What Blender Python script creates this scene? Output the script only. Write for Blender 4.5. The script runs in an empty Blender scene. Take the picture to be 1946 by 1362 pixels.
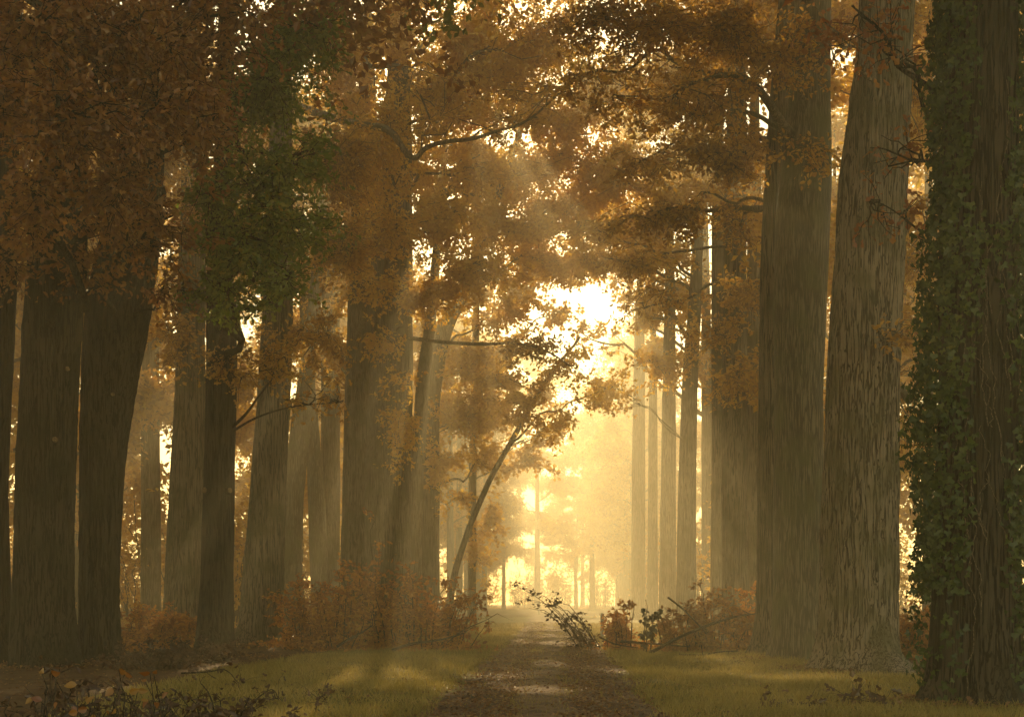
import bpy, math, random
import numpy as np
from mathutils import Vector

# ------------------------------------------------------------------ camera, sky, sun, exposure
sc = bpy.context.scene
COL = sc.collection
LENS = 50.0
F = LENS / 36.0 * 1946.0          # focal length in photograph pixels
CX, HY, EYE = 973.0, 1140.0, 1.5  # optical axis column, horizon row, eye height

cam_data = bpy.data.cameras.new('camera')
cam_data.lens = LENS
cam_data.sensor_width = 36.0
cam_data.shift_y = (HY - 681.0) / 1946.0
cam_data.clip_end = 5000.0
cam_data.clip_start = 0.1
cam = bpy.data.objects.new('camera', cam_data)
cam.location = (0, 0, EYE)
cam.rotation_euler = (math.radians(90), 0, 0)
COL.objects.link(cam)
sc.camera = cam

SUN_AZ = math.radians(-1.6)        # clockwise from +Y
SUN_EL = math.radians(21.0)
world = bpy.data.worlds.new('World')
sc.world = world
world.use_nodes = True
nt = world.node_tree
bg = nt.nodes['Background']
sky = nt.nodes.new('ShaderNodeTexSky')
sky.sky_type = 'NISHITA'
sky.sun_disc = False
sky.sun_elevation = SUN_EL
sky.sun_rotation = SUN_AZ
sky.air_density = 1.0
sky.dust_density = 0.4
sky.ozone_density = 1.0
warm = nt.nodes.new('ShaderNodeMix')
warm.data_type = 'RGBA'
warm.blend_type = 'MULTIPLY'
warm.inputs['Factor'].default_value = 1.0
warm.inputs['B'].default_value = (1.0, 0.82, 0.48, 1)
nt.links.new(sky.outputs['Color'], warm.inputs['A'])
nt.links.new(warm.outputs['Result'], bg.inputs['Color'])
bg.inputs['Strength'].default_value = 0.15

sun_data = bpy.data.lights.new('sun', 'SUN')
sun_data.energy = 3.9
sun_data.angle = math.radians(0.6)
sun_data.color = (1.0, 0.72, 0.37)
sun = bpy.data.objects.new('sun', sun_data)
SUN_DIR = Vector((math.sin(SUN_AZ) * math.cos(SUN_EL), math.cos(SUN_AZ) * math.cos(SUN_EL), math.sin(SUN_EL)))
sun.rotation_euler = (-SUN_DIR).to_track_quat('-Z', 'Y').to_euler()
sun.location = (20, 200, 60)
COL.objects.link(sun)

sc.view_settings.view_transform = 'Standard'
sc.view_settings.look = 'None'
sc.view_settings.gamma = 1.0
sc.view_settings.use_curve_mapping = False
sc.view_settings.exposure = 1.05

HAZE_DENSITY = 0.0047
cy = sc.cycles
cy.use_denoising = True
cy.max_bounces = 8
cy.diffuse_bounces = 6
cy.glossy_bounces = 1
cy.transmission_bounces = 6
cy.volume_bounces = 2
cy.transparent_max_bounces = 4
cy.use_adaptive_sampling = True
cy.adaptive_threshold = 0.02
cy.sample_clamp_indirect = 3.0
cy.caustics_reflective = False
cy.caustics_refractive = False

rng = np.random.default_rng(7)

# ------------------------------------------------------------------ helpers
def P(px, py, d):
    """a point seen at a picture column and row, d metres into the wood"""
    return np.array([(px - CX) / F * d, d, EYE + (HY - py) / F * d])


def _hash(ix, iy, iz, seed):
    h = (ix * 374761393 + iy * 668265263 + iz * 2147483647 + seed * 974634533) & 0xffffffff
    h = ((h ^ (h >> 13)) * 1274126177) & 0xffffffff
    h = h ^ (h >> 16)
    return (h & 0xffff) / 65535.0


def vnoise(p, seed=0):
    p = np.asarray(p, dtype=np.float64)
    i = np.floor(p).astype(np.int64)
    f = p - i
    u = f * f * (3 - 2 * f)
    r = 0
    for dx in (0, 1):
        for dy in (0, 1):
            for dz in (0, 1):
                w = (u[..., 0] if dx else 1 - u[..., 0]) * (u[..., 1] if dy else 1 - u[..., 1]) * (u[..., 2] if dz else 1 - u[..., 2])
                r = r + w * _hash(i[..., 0] + dx, i[..., 1] + dy, i[..., 2] + dz, seed)
    return r * 2 - 1


def fbm(p, seed=0, octv=3):
    a, s, r = 1.0, 1.0, 0
    for k in range(octv):
        r = r + a * vnoise(np.asarray(p) * s, seed + k)
        a *= 0.5
        s *= 2.03
    return r


def make_mesh(name, verts, polys, smooth=False):
    """polys: list of int arrays (M,k)"""
    me = bpy.data.meshes.new(name)
    verts = np.ascontiguousarray(verts, dtype=np.float32)
    polys = [np.asarray(p, dtype=np.int32) for p in polys if len(p)]
    nl = sum(p.size for p in polys)
    npoly = sum(len(p) for p in polys)
    me.vertices.add(len(verts))
    me.vertices.foreach_set('co', verts.ravel())
    me.loops.add(nl)
    me.polygons.add(npoly)
    li = np.concatenate([p.ravel() for p in polys]) if polys else np.zeros(0, np.int32)
    tot = np.concatenate([np.full(len(p), p.shape[1], np.int32) for p in polys])
    st = np.concatenate([[0], np.cumsum(tot)[:-1]]).astype(np.int32)
    me.loops.foreach_set('vertex_index', li)
    me.polygons.foreach_set('loop_start', st)
    me.polygons.foreach_set('loop_total', tot)
    me.update(calc_edges=True)
    me.validate()
    me.polygons.foreach_set('use_smooth', np.full(len(me.polygons), bool(smooth)))
    return me


def obj(name, me, mat, parent=None, kind=None):
    o = bpy.data.objects.new(name, me)
    if mat is not None and me is not None and len(me.materials) == 0:
        me.materials.append(mat)
    COL.objects.link(o)
    if parent is not None:
        o.parent = parent
        if parent.type == 'EMPTY':
            o.matrix_parent_inverse.identity()
    if kind:
        o['kind'] = kind
    return o


def thing(name, loc, label, cat, group=None):
    o = bpy.data.objects.new(name, None)
    o.empty_display_size = 0.3
    o.location = tuple(float(v) for v in loc)
    COL.objects.link(o)
    o['label'] = label
    o['category'] = cat
    if group:
        o['group'] = group
    return o


class Buf:
    """collects geometry for one mesh"""
    def __init__(self):
        self.v, self.p, self.n = [], {}, 0

    def add(self, v, polys):
        v = np.asarray(v).reshape(-1, 3)
        for q in polys:
            q = np.asarray(q)
            self.p.setdefault(q.shape[1], []).append(q + self.n)
        self.v.append(v)
        self.n += len(v)

    def mesh(self, name, origin=(0, 0, 0), smooth=False):
        v = np.concatenate(self.v) - np.asarray(origin)
        return make_mesh(name, v, [np.concatenate(x) for x in self.p.values()], smooth)


def tubes(paths, rad, sides=5):
    """paths (N,K,3), rad (N,K) -> verts, [quads]; open ends closed to a point by tiny radii"""
    paths = np.asarray(paths, float)
    rad = np.asarray(rad, float)
    N, K, _ = paths.shape
    t = np.gradient(paths, axis=1)
    t /= np.linalg.norm(t, axis=2, keepdims=True) + 1e-9
    mean = t.mean(axis=1)
    ref = np.where(np.abs(mean[:, 2:3]) > 0.75, np.array([[1.0, 0.1, 0]]), np.array([[0, 0, 1.0]]))[:, None, :]
    a = np.cross(t, np.broadcast_to(ref, t.shape))
    a /= np.linalg.norm(a, axis=2, keepdims=True) + 1e-9
    b = np.cross(t, a)
    th = np.arange(sides) / sides * 2 * np.pi
    ring = a[:, :, None, :] * np.cos(th)[None, None, :, None] + b[:, :, None, :] * np.sin(th)[None, None, :, None]
    v = paths[:, :, None, :] + ring * rad[:, :, None, None]
    idx = np.arange(N * K * sides).reshape(N, K, sides)
    i0 = idx[:, :-1, :]
    i1 = idx[:, 1:, :]
    q = np.stack([i0, np.roll(i0, -1, 2), np.roll(i1, -1, 2), i1], -1).reshape(-1, 4)
    return v.reshape(-1, 3), [q]


def unit(v):
    return v / (np.linalg.norm(v, axis=-1, keepdims=True) + 1e-9)


# leaf outlines: (x across, y along, z fold), faces
def _strip(stations, fold=0.25, curl=0.15):
    v, f = [], []
    for y, w in stations:
        z = -curl * y * y
        v += [(-w, y, z + fold * w), (0, y, z), (w, y, z + fold * w)]
    for k in range(len(stations) - 1):
        a = 3 * k
        f += [(a, a + 1, a + 4, a + 3), (a + 1, a + 2, a + 5, a + 4)]
    return np.array(v, float), [np.array(f)]


LEAF = {
    'rhomb': (np.array([(0, 0, 0), (-.30, .5, .08), (0, 1, -.1), (.30, .5, .08)], float), [np.array([(0, 1, 2), (0, 2, 3)])]),
    'hex': (np.array([(0, 0, 0), (-.26, .32, .08), (-.22, .72, .04), (0, 1, -.12), (.22, .72, .04), (.26, .32, .08)], float),
            [np.array([(0, 1, 2, 3), (0, 3, 4, 5)])]),
    'oak': _strip([(0, .02), (.28, .22), (.44, .10), (.72, .32), (1, .05)], .3, .25),
    'ovate': _strip([(0, .02), (.18, .24), (.45, .33), (.75, .2), (1, .01)], .25, .2),
    'ivy': (np.array([(0, .1, 0), (-.42, -.02, .06), (-.5, .42, .05), (-.2, .52, .03), (0, 1, -.1),
                      (.42, -.02, .06), (.5, .42, .05), (.2, .52, .03)], float),
            [np.array([(0, 4, 3, 2, 1), (0, 5, 6, 7, 4)])]),
}


def leaf_frames(n, r, droop=0.5, flat=0.0, outward=None):
    """random leaf axes; flat>0 tends to lay blades level"""
    u = r.normal(size=(n, 3))
    u[:, 2] = u[:, 2] * 0.6 - droop
    if outward is not None:
        u += outward
    u = unit(u)
    m = r.normal(size=(n, 3))
    m[:, 2] += flat * 2.0
    m = unit(m - (m * u).sum(1, keepdims=True) * u)
    w = np.cross(u, m)
    return w, u, m


def leaf_verts(shape, pos, size, fr):
    t, faces = LEAF[shape]
    w, u, m = fr
    n = len(pos)
    s = np.asarray(size).reshape(-1, 1, 1)
    v = pos[:, None, :] + s * (t[None, :, 0:1] * w[:, None, :] + t[None, :, 1:2] * u[:, None, :] + t[None, :, 2:3] * m[:, None, :])
    off = (np.arange(n) * len(t))[:, None, None]
    polys = [(f[None] + off).reshape(-1, f.shape[1]) for f in faces]
    return v.reshape(-1, 3), polys


# ------------------------------------------------------------------ materials
def new_mat(name):
    m = bpy.data.materials.new(name)
    m.use_nodes = True
    t = m.node_tree
    t.nodes.clear()
    out = t.nodes.new('ShaderNodeOutputMaterial')
    return m, t, out


def ramp(t, stops):
    n = t.nodes.new('ShaderNodeValToRGB')
    e = n.color_ramp.elements
    while len(e) > 1:
        e.remove(e[-1])
    e[0].position, e[0].color = stops[0][0], (*stops[0][1], 1)
    for p, c in stops[1:]:
        x = e.new(p)
        x.color = (*c, 1)
    return n


def leaf_mat(name, cols, trans=0.45, gloss=0.085, rough=0.35, patch=0.35):
    m, t, out = new_mat(name)
    geo = t.nodes.new('ShaderNodeNewGeometry')
    oi = t.nodes.new('ShaderNodeObjectInfo')
    nz = t.nodes.new('ShaderNodeTexNoise')
    nz.inputs['Scale'].default_value = 0.45
    nz.inputs['Detail'].default_value = 2
    t.links.new(geo.outputs['Position'], nz.inputs['Vector'])
    add = t.nodes.new('ShaderNodeMath'); add.operation = 'ADD'
    t.links.new(geo.outputs['Random Per Island'], add.inputs[0])
    t.links.new(oi.outputs['Random'], add.inputs[1])
    fr = t.nodes.new('ShaderNodeMath'); fr.operation = 'FRACT'
    t.links.new(add.outputs[0], fr.inputs[0])
    # patches of one tint, varied leaf by leaf
    mp = t.nodes.new('ShaderNodeMapRange')
    mp.inputs['From Min'].default_value = 0.3
    mp.inputs['From Max'].default_value = 0.7
    t.links.new(nz.outputs['Fac'], mp.inputs['Value'])
    mx = t.nodes.new('ShaderNodeMix')
    mx.inputs['Factor'].default_value = patch
    t.links.new(fr.outputs[0], mx.inputs['A'])
    t.links.new(mp.outputs['Result'], mx.inputs['B'])
    cr = ramp(t, cols)
    t.links.new(mx.outputs['Result'], cr.inputs['Fac'])
    d = t.nodes.new('ShaderNodeBsdfDiffuse')
    tr = t.nodes.new('ShaderNodeBsdfTranslucent')
    g = t.nodes.new('ShaderNodeBsdfGlossy')
    g.inputs['Roughness'].default_value = rough
    t.links.new(cr.outputs['Color'], d.inputs['Color'])
    t.links.new(cr.outputs['Color'], tr.inputs['Color'])
    m1 = t.nodes.new('ShaderNodeMixShader'); m1.inputs[0].default_value = trans
    t.links.new(d.outputs[0], m1.inputs[1]); t.links.new(tr.outputs[0], m1.inputs[2])
    m2 = t.nodes.new('ShaderNodeMixShader'); m2.inputs[0].default_value = gloss
    t.links.new(m1.outputs[0], m2.inputs[1]); t.links.new(g.outputs[0], m2.inputs[2])
    t.links.new(m2.outputs[0], out.inputs['Surface'])
    return m


def bark_mat(name, dark, light, moss=None, scale=17.0, stretch=0.045, bump=0.8, furrow=.08):
    m, t, out = new_mat(name)
    tc = t.nodes.new('ShaderNodeTexCoord')
    mp = t.nodes.new('ShaderNodeMapping')
    mp.inputs['Scale'].default_value = (1, 1, stretch)
    t.links.new(tc.outputs['Object'], mp.inputs['Vector'])
    nz = t.nodes.new('ShaderNodeTexNoise')
    nz.inputs['Scale'].default_value = scale
    nz.inputs['Detail'].default_value = 2.5
    nz.inputs['Roughness'].default_value = 0.5
    nz.inputs['Distortion'].default_value = 0.5
    t.links.new(mp.outputs['Vector'], nz.inputs['Vector'])
    a1 = t.nodes.new('ShaderNodeMath'); a1.operation = 'SUBTRACT'; a1.inputs[1].default_value = 0.5
    t.links.new(nz.outputs['Fac'], a1.inputs[0])
    a2 = t.nodes.new('ShaderNodeMath'); a2.operation = 'ABSOLUTE'
    t.links.new(a1.outputs[0], a2.inputs[0])
    a3 = t.nodes.new('ShaderNodeMapRange'); a3.interpolation_type = 'SMOOTHSTEP'
    a3.inputs['From Min'].default_value = 0.0
    a3.inputs['From Max'].default_value = furrow
    t.links.new(a2.outputs[0], a3.inputs['Value'])
    nf = t.nodes.new('ShaderNodeTexNoise')
    nf.inputs['Scale'].default_value = 2.2
    nf.inputs['Detail'].default_value = 4
    t.links.new(tc.outputs['Object'], nf.inputs['Vector'])
    mixn = t.nodes.new('ShaderNodeMath'); mixn.operation = 'MULTIPLY'
    t.links.new(a3.outputs['Result'], mixn.inputs[0])
    ad = t.nodes.new('ShaderNodeMath'); ad.operation = 'ADD'; ad.inputs[1].default_value = 0.4
    t.links.new(nf.outputs['Fac'], ad.inputs[0])
    t.links.new(ad.outputs[0], mixn.inputs[1])
    cr = ramp(t, [(0.0, tuple(v * .6 for v in dark)), (0.3, dark), (0.85, light)])  # furrows darkened in the colour in place of shade between ridges
    t.links.new(mixn.outputs[0], cr.inputs['Fac'])
    col = cr.outputs['Color']
    if moss:
        n2 = t.nodes.new('ShaderNodeTexNoise')
        n2.inputs['Scale'].default_value = 1.3
        n2.inputs['Detail'].default_value = 5
        t.links.new(tc.outputs['Object'], n2.inputs['Vector'])
        r2 = ramp(t, [(0.45, (0, 0, 0)), (0.65, (0.75, 0.75, 0.75))])
        t.links.new(n2.outputs['Fac'], r2.inputs['Fac'])
        mx = t.nodes.new('ShaderNodeMix'); mx.data_type = 'RGBA'
        t.links.new(r2.outputs['Color'], mx.inputs['Factor'])
        t.links.new(col, mx.inputs['A'])
        mx.inputs['B'].default_value = (*moss, 1)
        col = mx.outputs['Result']
    b = t.nodes.new('ShaderNodeBump')
    b.inputs['Strength'].default_value = bump
    b.inputs['Distance'].default_value = 0.04
    t.links.new(a3.outputs['Result'], b.inputs['Height'])
    bs = t.nodes.new('ShaderNodeBsdfPrincipled')
    bs.inputs['Roughness'].default_value = 0.85
    bs.inputs['Specular IOR Level'].default_value = 0.25
    t.links.new(col, bs.inputs['Base Color'])
    t.links.new(b.outputs['Normal'], bs.inputs['Normal'])
    t.links.new(bs.outputs[0], out.inputs['Surface'])
    return m


def ground_mat(name, stops, scale=1.2, fine=14.0, bump=0.5, rough=0.95):
    m, t, out = new_mat(name)
    geo = t.nodes.new('ShaderNodeNewGeometry')
    n1 = t.nodes.new('ShaderNodeTexNoise'); n1.inputs['Scale'].default_value = scale; n1.inputs['Detail'].default_value = 4
    n2 = t.nodes.new('ShaderNodeTexNoise'); n2.inputs['Scale'].default_value = fine; n2.inputs['Detail'].default_value = 5
    for n in (n1, n2):
        t.links.new(geo.outputs['Position'], n.inputs['Vector'])
    mx = t.nodes.new('ShaderNodeMix'); mx.inputs['Factor'].default_value = 0.5
    t.links.new(n1.outputs['Fac'], mx.inputs['A']); t.links.new(n2.outputs['Fac'], mx.inputs['B'])
    cr = ramp(t, stops)
    t.links.new(mx.outputs['Result'], cr.inputs['Fac'])
    b = t.nodes.new('ShaderNodeBump'); b.inputs['Strength'].default_value = bump; b.inputs['Distance'].default_value = 0.05
    t.links.new(n2.outputs['Fac'], b.inputs['Height'])
    bs = t.nodes.new('ShaderNodeBsdfPrincipled')
    bs.inputs['Roughness'].default_value = rough
    bs.inputs['Specular IOR Level'].default_value = 0.15
    t.links.new(cr.outputs['Color'], bs.inputs['Base Color'])
    t.links.new(b.outputs['Normal'], bs.inputs['Normal'])
    t.links.new(bs.outputs[0], out.inputs['Surface'])
    return m


M = {}
M['rust'] = leaf_mat('rust_oak_leaf', [(0, (.16, .055, .012)), (.35, (.34, .13, .02)), (.7, (.50, .22, .03)), (1, (.42, .27, .04))])
M['gold'] = leaf_mat('golden_oak_leaf', [(0, (.45, .20, .02)), (.3, (.68, .37, .035)), (.7, (.86, .55, .06)), (1, (.84, .63, .10))], trans=.58)
M['brown'] = leaf_mat('brown_oak_leaf', [(0, (.24, .10, .018)), (.3, (.50, .24, .03)), (.65, (.72, .41, .05)), (1, (.82, .53, .08))], trans=.56)
M['green'] = leaf_mat('green_oak_leaf', [(0, (.10, .16, .010)), (.55, (.23, .31, .018)), (.85, (.36, .33, .026)), (1, (.52, .30, .03))], patch=.4)
M['orange'] = leaf_mat('orange_oak_leaf', [(0, (.22, .06, .012)), (.5, (.42, .14, .02)), (1, (.50, .25, .03))])
M['copper'] = leaf_mat('copper_beech_leaf', [(0, (.20, .06, .012)), (.4, (.46, .16, .02)), (.75, (.66, .29, .03)), (1, (.62, .38, .06))])
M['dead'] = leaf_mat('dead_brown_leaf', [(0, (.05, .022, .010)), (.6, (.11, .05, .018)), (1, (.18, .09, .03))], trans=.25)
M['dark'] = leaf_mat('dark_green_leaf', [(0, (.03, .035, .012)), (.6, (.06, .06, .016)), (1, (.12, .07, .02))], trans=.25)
M['yellow'] = leaf_mat('yellow_leaf', [(0, (.26, .075, .012)), (.4, (.38, .15, .02)), (.8, (.46, .25, .03)), (1, (.34, .17, .05))], patch=0)
M['ivy'] = leaf_mat('ivy_leaf', [(0, (.028, .055, .006)), (.5, (.055, .10, .010)), (.85, (.10, .155, .016)), (1, (.18, .20, .02))], trans=.35, gloss=.05, rough=.35, patch=.25)
M['litter'] = leaf_mat('fallen_leaf', [(0, (.09, .04, .015)), (.4, (.2, .085, .025)), (.75, (.34, .16, .04)), (1, (.44, .27, .09))], trans=.15, patch=.2)
M['grass'] = leaf_mat('grass_blade', [(0, (.19, .155, .036)), (.4, (.36, .28, .07)), (.75, (.49, .37, .11)), (1, (.58, .43, .17))], trans=.4, gloss=.03, patch=.6)
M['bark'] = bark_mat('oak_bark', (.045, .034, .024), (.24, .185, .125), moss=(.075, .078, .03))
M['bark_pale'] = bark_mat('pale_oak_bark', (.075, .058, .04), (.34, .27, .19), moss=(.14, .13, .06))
M['bark_shaded'] = bark_mat('shaded_oak_bark', (.008, .006, .004), (.085, .066, .046), moss=(.026, .026, .012))  # oak bark with the shade of the near trunks put into its colour
M['beech'] = bark_mat('beech_bark', (.13, .11, .075), (.27, .225, .15), moss=(.14, .145, .065), scale=20, stretch=.07, bump=.35, furrow=.16)
M['twig'] = bark_mat('twig_bark', (.03, .022, .016), (.10, .075, .05), scale=14, stretch=1, bump=.3)
M['vine'] = bark_mat('ivy_vine', (.10, .075, .05), (.22, .17, .11), scale=20, stretch=1, bump=.3)
M['cut'] = bark_mat('cut_wood', (.22, .15, .08), (.36, .25, .13), scale=20, stretch=1, bump=.1)
M['soil'] = ground_mat('woodland_floor', [(.3, (.05, .028, .014)), (.5, (.13, .065, .028)), (.62, (.16, .10, .04)), (.75, (.10, .095, .03))], fine=10)
M['path'] = ground_mat('path_earth', [(.34, (.06, .042, .03)), (.46, (.15, .105, .07)), (.56, (.27, .17, .10)), (.66, (.21, .18, .07))], scale=.9, fine=11, bump=.9)
M['turf'] = ground_mat('verge_turf', [(.3, (.10, .075, .025)), (.5, (.18, .155, .034)), (.7, (.28, .22, .055))], fine=18)
M['post'] = bark_mat('weathered_post', (.22, .24, .2), (.45, .46, .4), scale=12, stretch=.3, bump=.2)


# ------------------------------------------------------------------ ground
def pathx(y):
    """centre line of the track"""
    return -0.30 + 0.0285 * np.asarray(y, float) + 0.25 * np.sin(np.asarray(y, float) * 0.03)


def gz(x, y):
    """height of the ground sheet"""
    p = np.stack(np.broadcast_arrays(np.asarray(x, float) * .22, np.asarray(y, float) * .22, 0.0 * np.asarray(x, float)), -1)
    off = np.abs(np.asarray(x, float) - pathx(y))
    return 0.10 * vnoise(p, 5) * np.clip((off - 2.0) / 3.0, 0, 1)


def grid_mesh(name, xs, ys, zf):
    X, Y = np.meshgrid(xs, ys)
    Z = zf(X, Y)
    v = np.stack([X, Y, Z], -1).reshape(-1, 3)
    nx = len(xs)
    i = np.arange(len(ys) * nx).reshape(len(ys), nx)
    q = np.stack([i[:-1, :-1], i[:-1, 1:], i[1:, 1:], i[1:, :-1]], -1).reshape(-1, 4)
    return make_mesh(name, v, [q], True)


xs = np.concatenate([np.linspace(-260, -30, 12)[:-1], np.linspace(-30, 30, 121), np.linspace(30, 260, 12)[1:]])
ys = np.concatenate([np.linspace(-70, 0, 8)[:-1], np.linspace(0, 110, 200), np.linspace(110, 460, 30)[1:]])
o = obj('ground', grid_mesh('ground', xs, ys, lambda X, Y: gz(X, Y)), M['soil'], kind='structure')


def strip(name, off0, off1, y0, y1, ny, nx, h, mat, wob, seed, rough=0.0):
    ys = np.linspace(y0, y1, ny)
    e0 = off0 + wob * fbm(np.stack([ys * .5, 0 * ys, 0 * ys], -1), seed)
    e1 = off1 + wob * fbm(np.stack([ys * .5, 0 * ys + 9, 0 * ys], -1), seed + 3)
    s = np.linspace(0, 1, nx)
    X = pathx(ys)[:, None] + e0[:, None] * (1 - s) + e1[:, None] * s
    Y = np.repeat(ys[:, None], nx, 1)
    Z = gz(X, Y) + h
    if rough:
        u = (X - pathx(Y))
        rut = -0.035 * (np.exp(-((np.abs(u) - .85) / .32) ** 2)) + 0.02 * np.exp(-(u / .3) ** 2)
        edge = np.clip(np.minimum(s, 1 - s) / .12, 0, 1)[None, :]
        Z = Z + edge * (0.04 + rut + rough * fbm(np.stack([X * 3, Y * 3, 0 * X], -1), seed + 7, 4))
    i = np.arange(ny * nx).reshape(ny, nx)
    q = np.stack([i[:-1, :-1], i[:-1, 1:], i[1:, 1:], i[1:, :-1]], -1).reshape(-1, 4)
    me = make_mesh(name, np.stack([X, Y, Z], -1).reshape(-1, 3), [q], True)
    return obj(name, me, mat, kind='structure')


strip('grass_verge_left', -6.6, -0.9, 4, 130, 260, 24, 0.004, M['turf'], 0.5, 11)
strip('grass_verge_right', 0.9, 7.2, 4, 130, 260, 24, 0.004, M['turf'], 0.5, 21)
strip('path', -1.55, 1.65, 4, 220, 560, 36, 0.009, M['path'], 0.22, 31, 0.012)


def path_top(x, y):
    u = np.abs(np.asarray(x) - pathx(y))
    return np.where(u < 1.35, 0.035, 0.006)


# ------------------------------------------------------------------ trees
def smooth_interp(t, ts, vs):
    """monotone-ish smooth interpolation of control values"""
    v = np.interp(t, ts, vs)
    return v


class Trunk:
    """a trunk drawn through control points (column, row, width) at one depth"""
    def __init__(self, ctrl, d, height=29.0, flare=0.6, depth_lean=0.0):
        self.d = d
        pts = []
        for (px, py, w) in ctrl:
            p = P(px, py, d)
            pts.append((p[2], p[0], w / F * d / 2))
        pts.sort()
        z0, x0, r0 = pts[0]
        if z0 > 0.15:
            pts.insert(0, (0.0, x0, r0 * 1.08))
        zl, xl, rl = pts[-1]
        zp, xp, rp = pts[-2]
        if zl < height:
            sl = (xl - xp) / max(zl - zp, .5)
            n = 5
            for k in range(1, n + 1):
                f = k / n
                pts.append((zl + (height - zl) * f, xl + sl * (height - zl) * f * .6, rl * (1 - f) + .05 * f))
        self.z = np.array([p[0] for p in pts])
        self.x = np.array([p[1] for p in pts])
        self.r = np.array([p[2] for p in pts])
        self.z[0] = -0.25
        zz = np.linspace(self.z[0], self.z[-1], 400)
        k = np.hanning(31); k /= k.sum()
        sm = lambda a: np.convolve(np.pad(a, 15, mode='edge'), k, 'valid')
        self._z = zz
        self._x = sm(np.interp(zz, self.z, self.x))
        self._r = sm(np.interp(zz, self.z, self.r))
        self.flare = flare
        self.lean = depth_lean
        self.top = self.z[-1]
        self.base = np.array([float(np.interp(0, zz, self._x)), d, 0.0])

    def at(self, z):
        return np.array([np.interp(z, self._z, self._x), self.d + self.lean * z, z])

    def rad(self, z):
        return float(np.interp(z, self._z, self._r))

    def mesh(self, name, segs, rings, amp, seed, ridge=0.075, ztop=None, lobes=5):
        zt = ztop or self.top
        t = np.linspace(0, 1, rings)
        z = self._z[0] + (zt - self._z[0]) * t ** 1.6
        r = np.interp(z, self._z, self._r)
        cx = np.interp(z, self._z, self._x)
        th = np.arange(segs) / segs * 2 * np.pi
        R = r[:, None] * np.ones(segs)[None]
        zz = np.clip(z, 0, None)[:, None]
        rg = np.random.default_rng(seed)
        lob = np.zeros(segs)
        for k in range(lobes):
            a = rg.uniform(0, 2 * np.pi)
            dlt = np.angle(np.exp(1j * (th - a)))
            lob += rg.uniform(.5, 1.1) * np.exp(-(dlt / .38) ** 2)
        R = R * (1 + self.flare * np.exp(-zz / .38) * (0.25 + .55 * lob[None]) + .07 * np.exp(-zz / 1.4) * lob[None])
        c3 = np.stack([np.cos(th)[None] * r[:, None], np.sin(th)[None] * r[:, None], np.repeat(z[:, None], segs, 1)], -1)
        big = fbm(np.stack([c3[..., 0] * 1.3, c3[..., 1] * 1.3, c3[..., 2] * .45], -1), seed, 3)
        R = R * (1 + .05 * big)
        if amp:
            wob = fbm(np.stack([c3[..., 0] * 4, c3[..., 1] * 4, c3[..., 2] * 1.4], -1), seed + 40, 2)
            q = np.stack([c3[..., 0] / ridge, c3[..., 1] / ridge, c3[..., 2] / (ridge * 5.5)], -1)
            q[..., 0] += wob * .9
            n = 1 - np.abs(vnoise(q, seed + 9))
            n2 = 1 - np.abs(vnoise(q * 1.9 + 17, seed + 13))
            R = R + amp * (n ** 2 - .55) + amp * .45 * (n2 - .6)
        X = cx[:, None] + np.cos(th)[None] * R
        Y = self.d + self.lean * z[:, None] + np.sin(th)[None] * R
        Z = np.repeat(z[:, None], segs, 1)
        v = np.stack([X, Y, Z], -1).reshape(-1, 3) - self.base
        i = np.arange(rings * segs).reshape(rings, segs)
        q = np.stack([i[:-1], np.roll(i[:-1], -1, 1), np.roll(i[1:], -1, 1), i[1:]], -1).reshape(-1, 4)
        cap = i[-1][None]
        return make_mesh(name, v, [q, cap], True)


def bent_path(p0, p1, n, r, gnarl, rise=0.0, lead=None):
    """a crooked limb from p0 to p1"""
    p0 = np.asarray(p0, float); p1 = np.asarray(p1, float)
    L = np.linalg.norm(p1 - p0)
    t = np.linspace(0, 1, n)[:, None]
    mid = (p0 + p1) / 2 + np.array([0, 0, rise * L])
    b = (1 - t) ** 2 * p0 + 2 * t * (1 - t) * mid + t ** 2 * p1
    jit = r.normal(size=(n, 3)) * gnarl * L
    jit[:, 2] *= 1.0
    jit[0] = 0
    jit[-1] *= .3
    return b + jit * np.sin(np.clip(t * 1.15, 0, 1) * np.pi * .9 + .1)


def refine(path, k=2):
    """rounds a polyline (Chaikin) for smoother limbs"""
    p = np.asarray(path, float)
    for _ in range(k):
        a = p[:-1] * .75 + p[1:] * .25
        b = p[:-1] * .25 + p[1:] * .75
        m = np.empty((2 * len(a), p.shape[1]))
        m[0::2] = a; m[1::2] = b
        p = np.concatenate([p[:1], m, p[-1:]])
    return p


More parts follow.
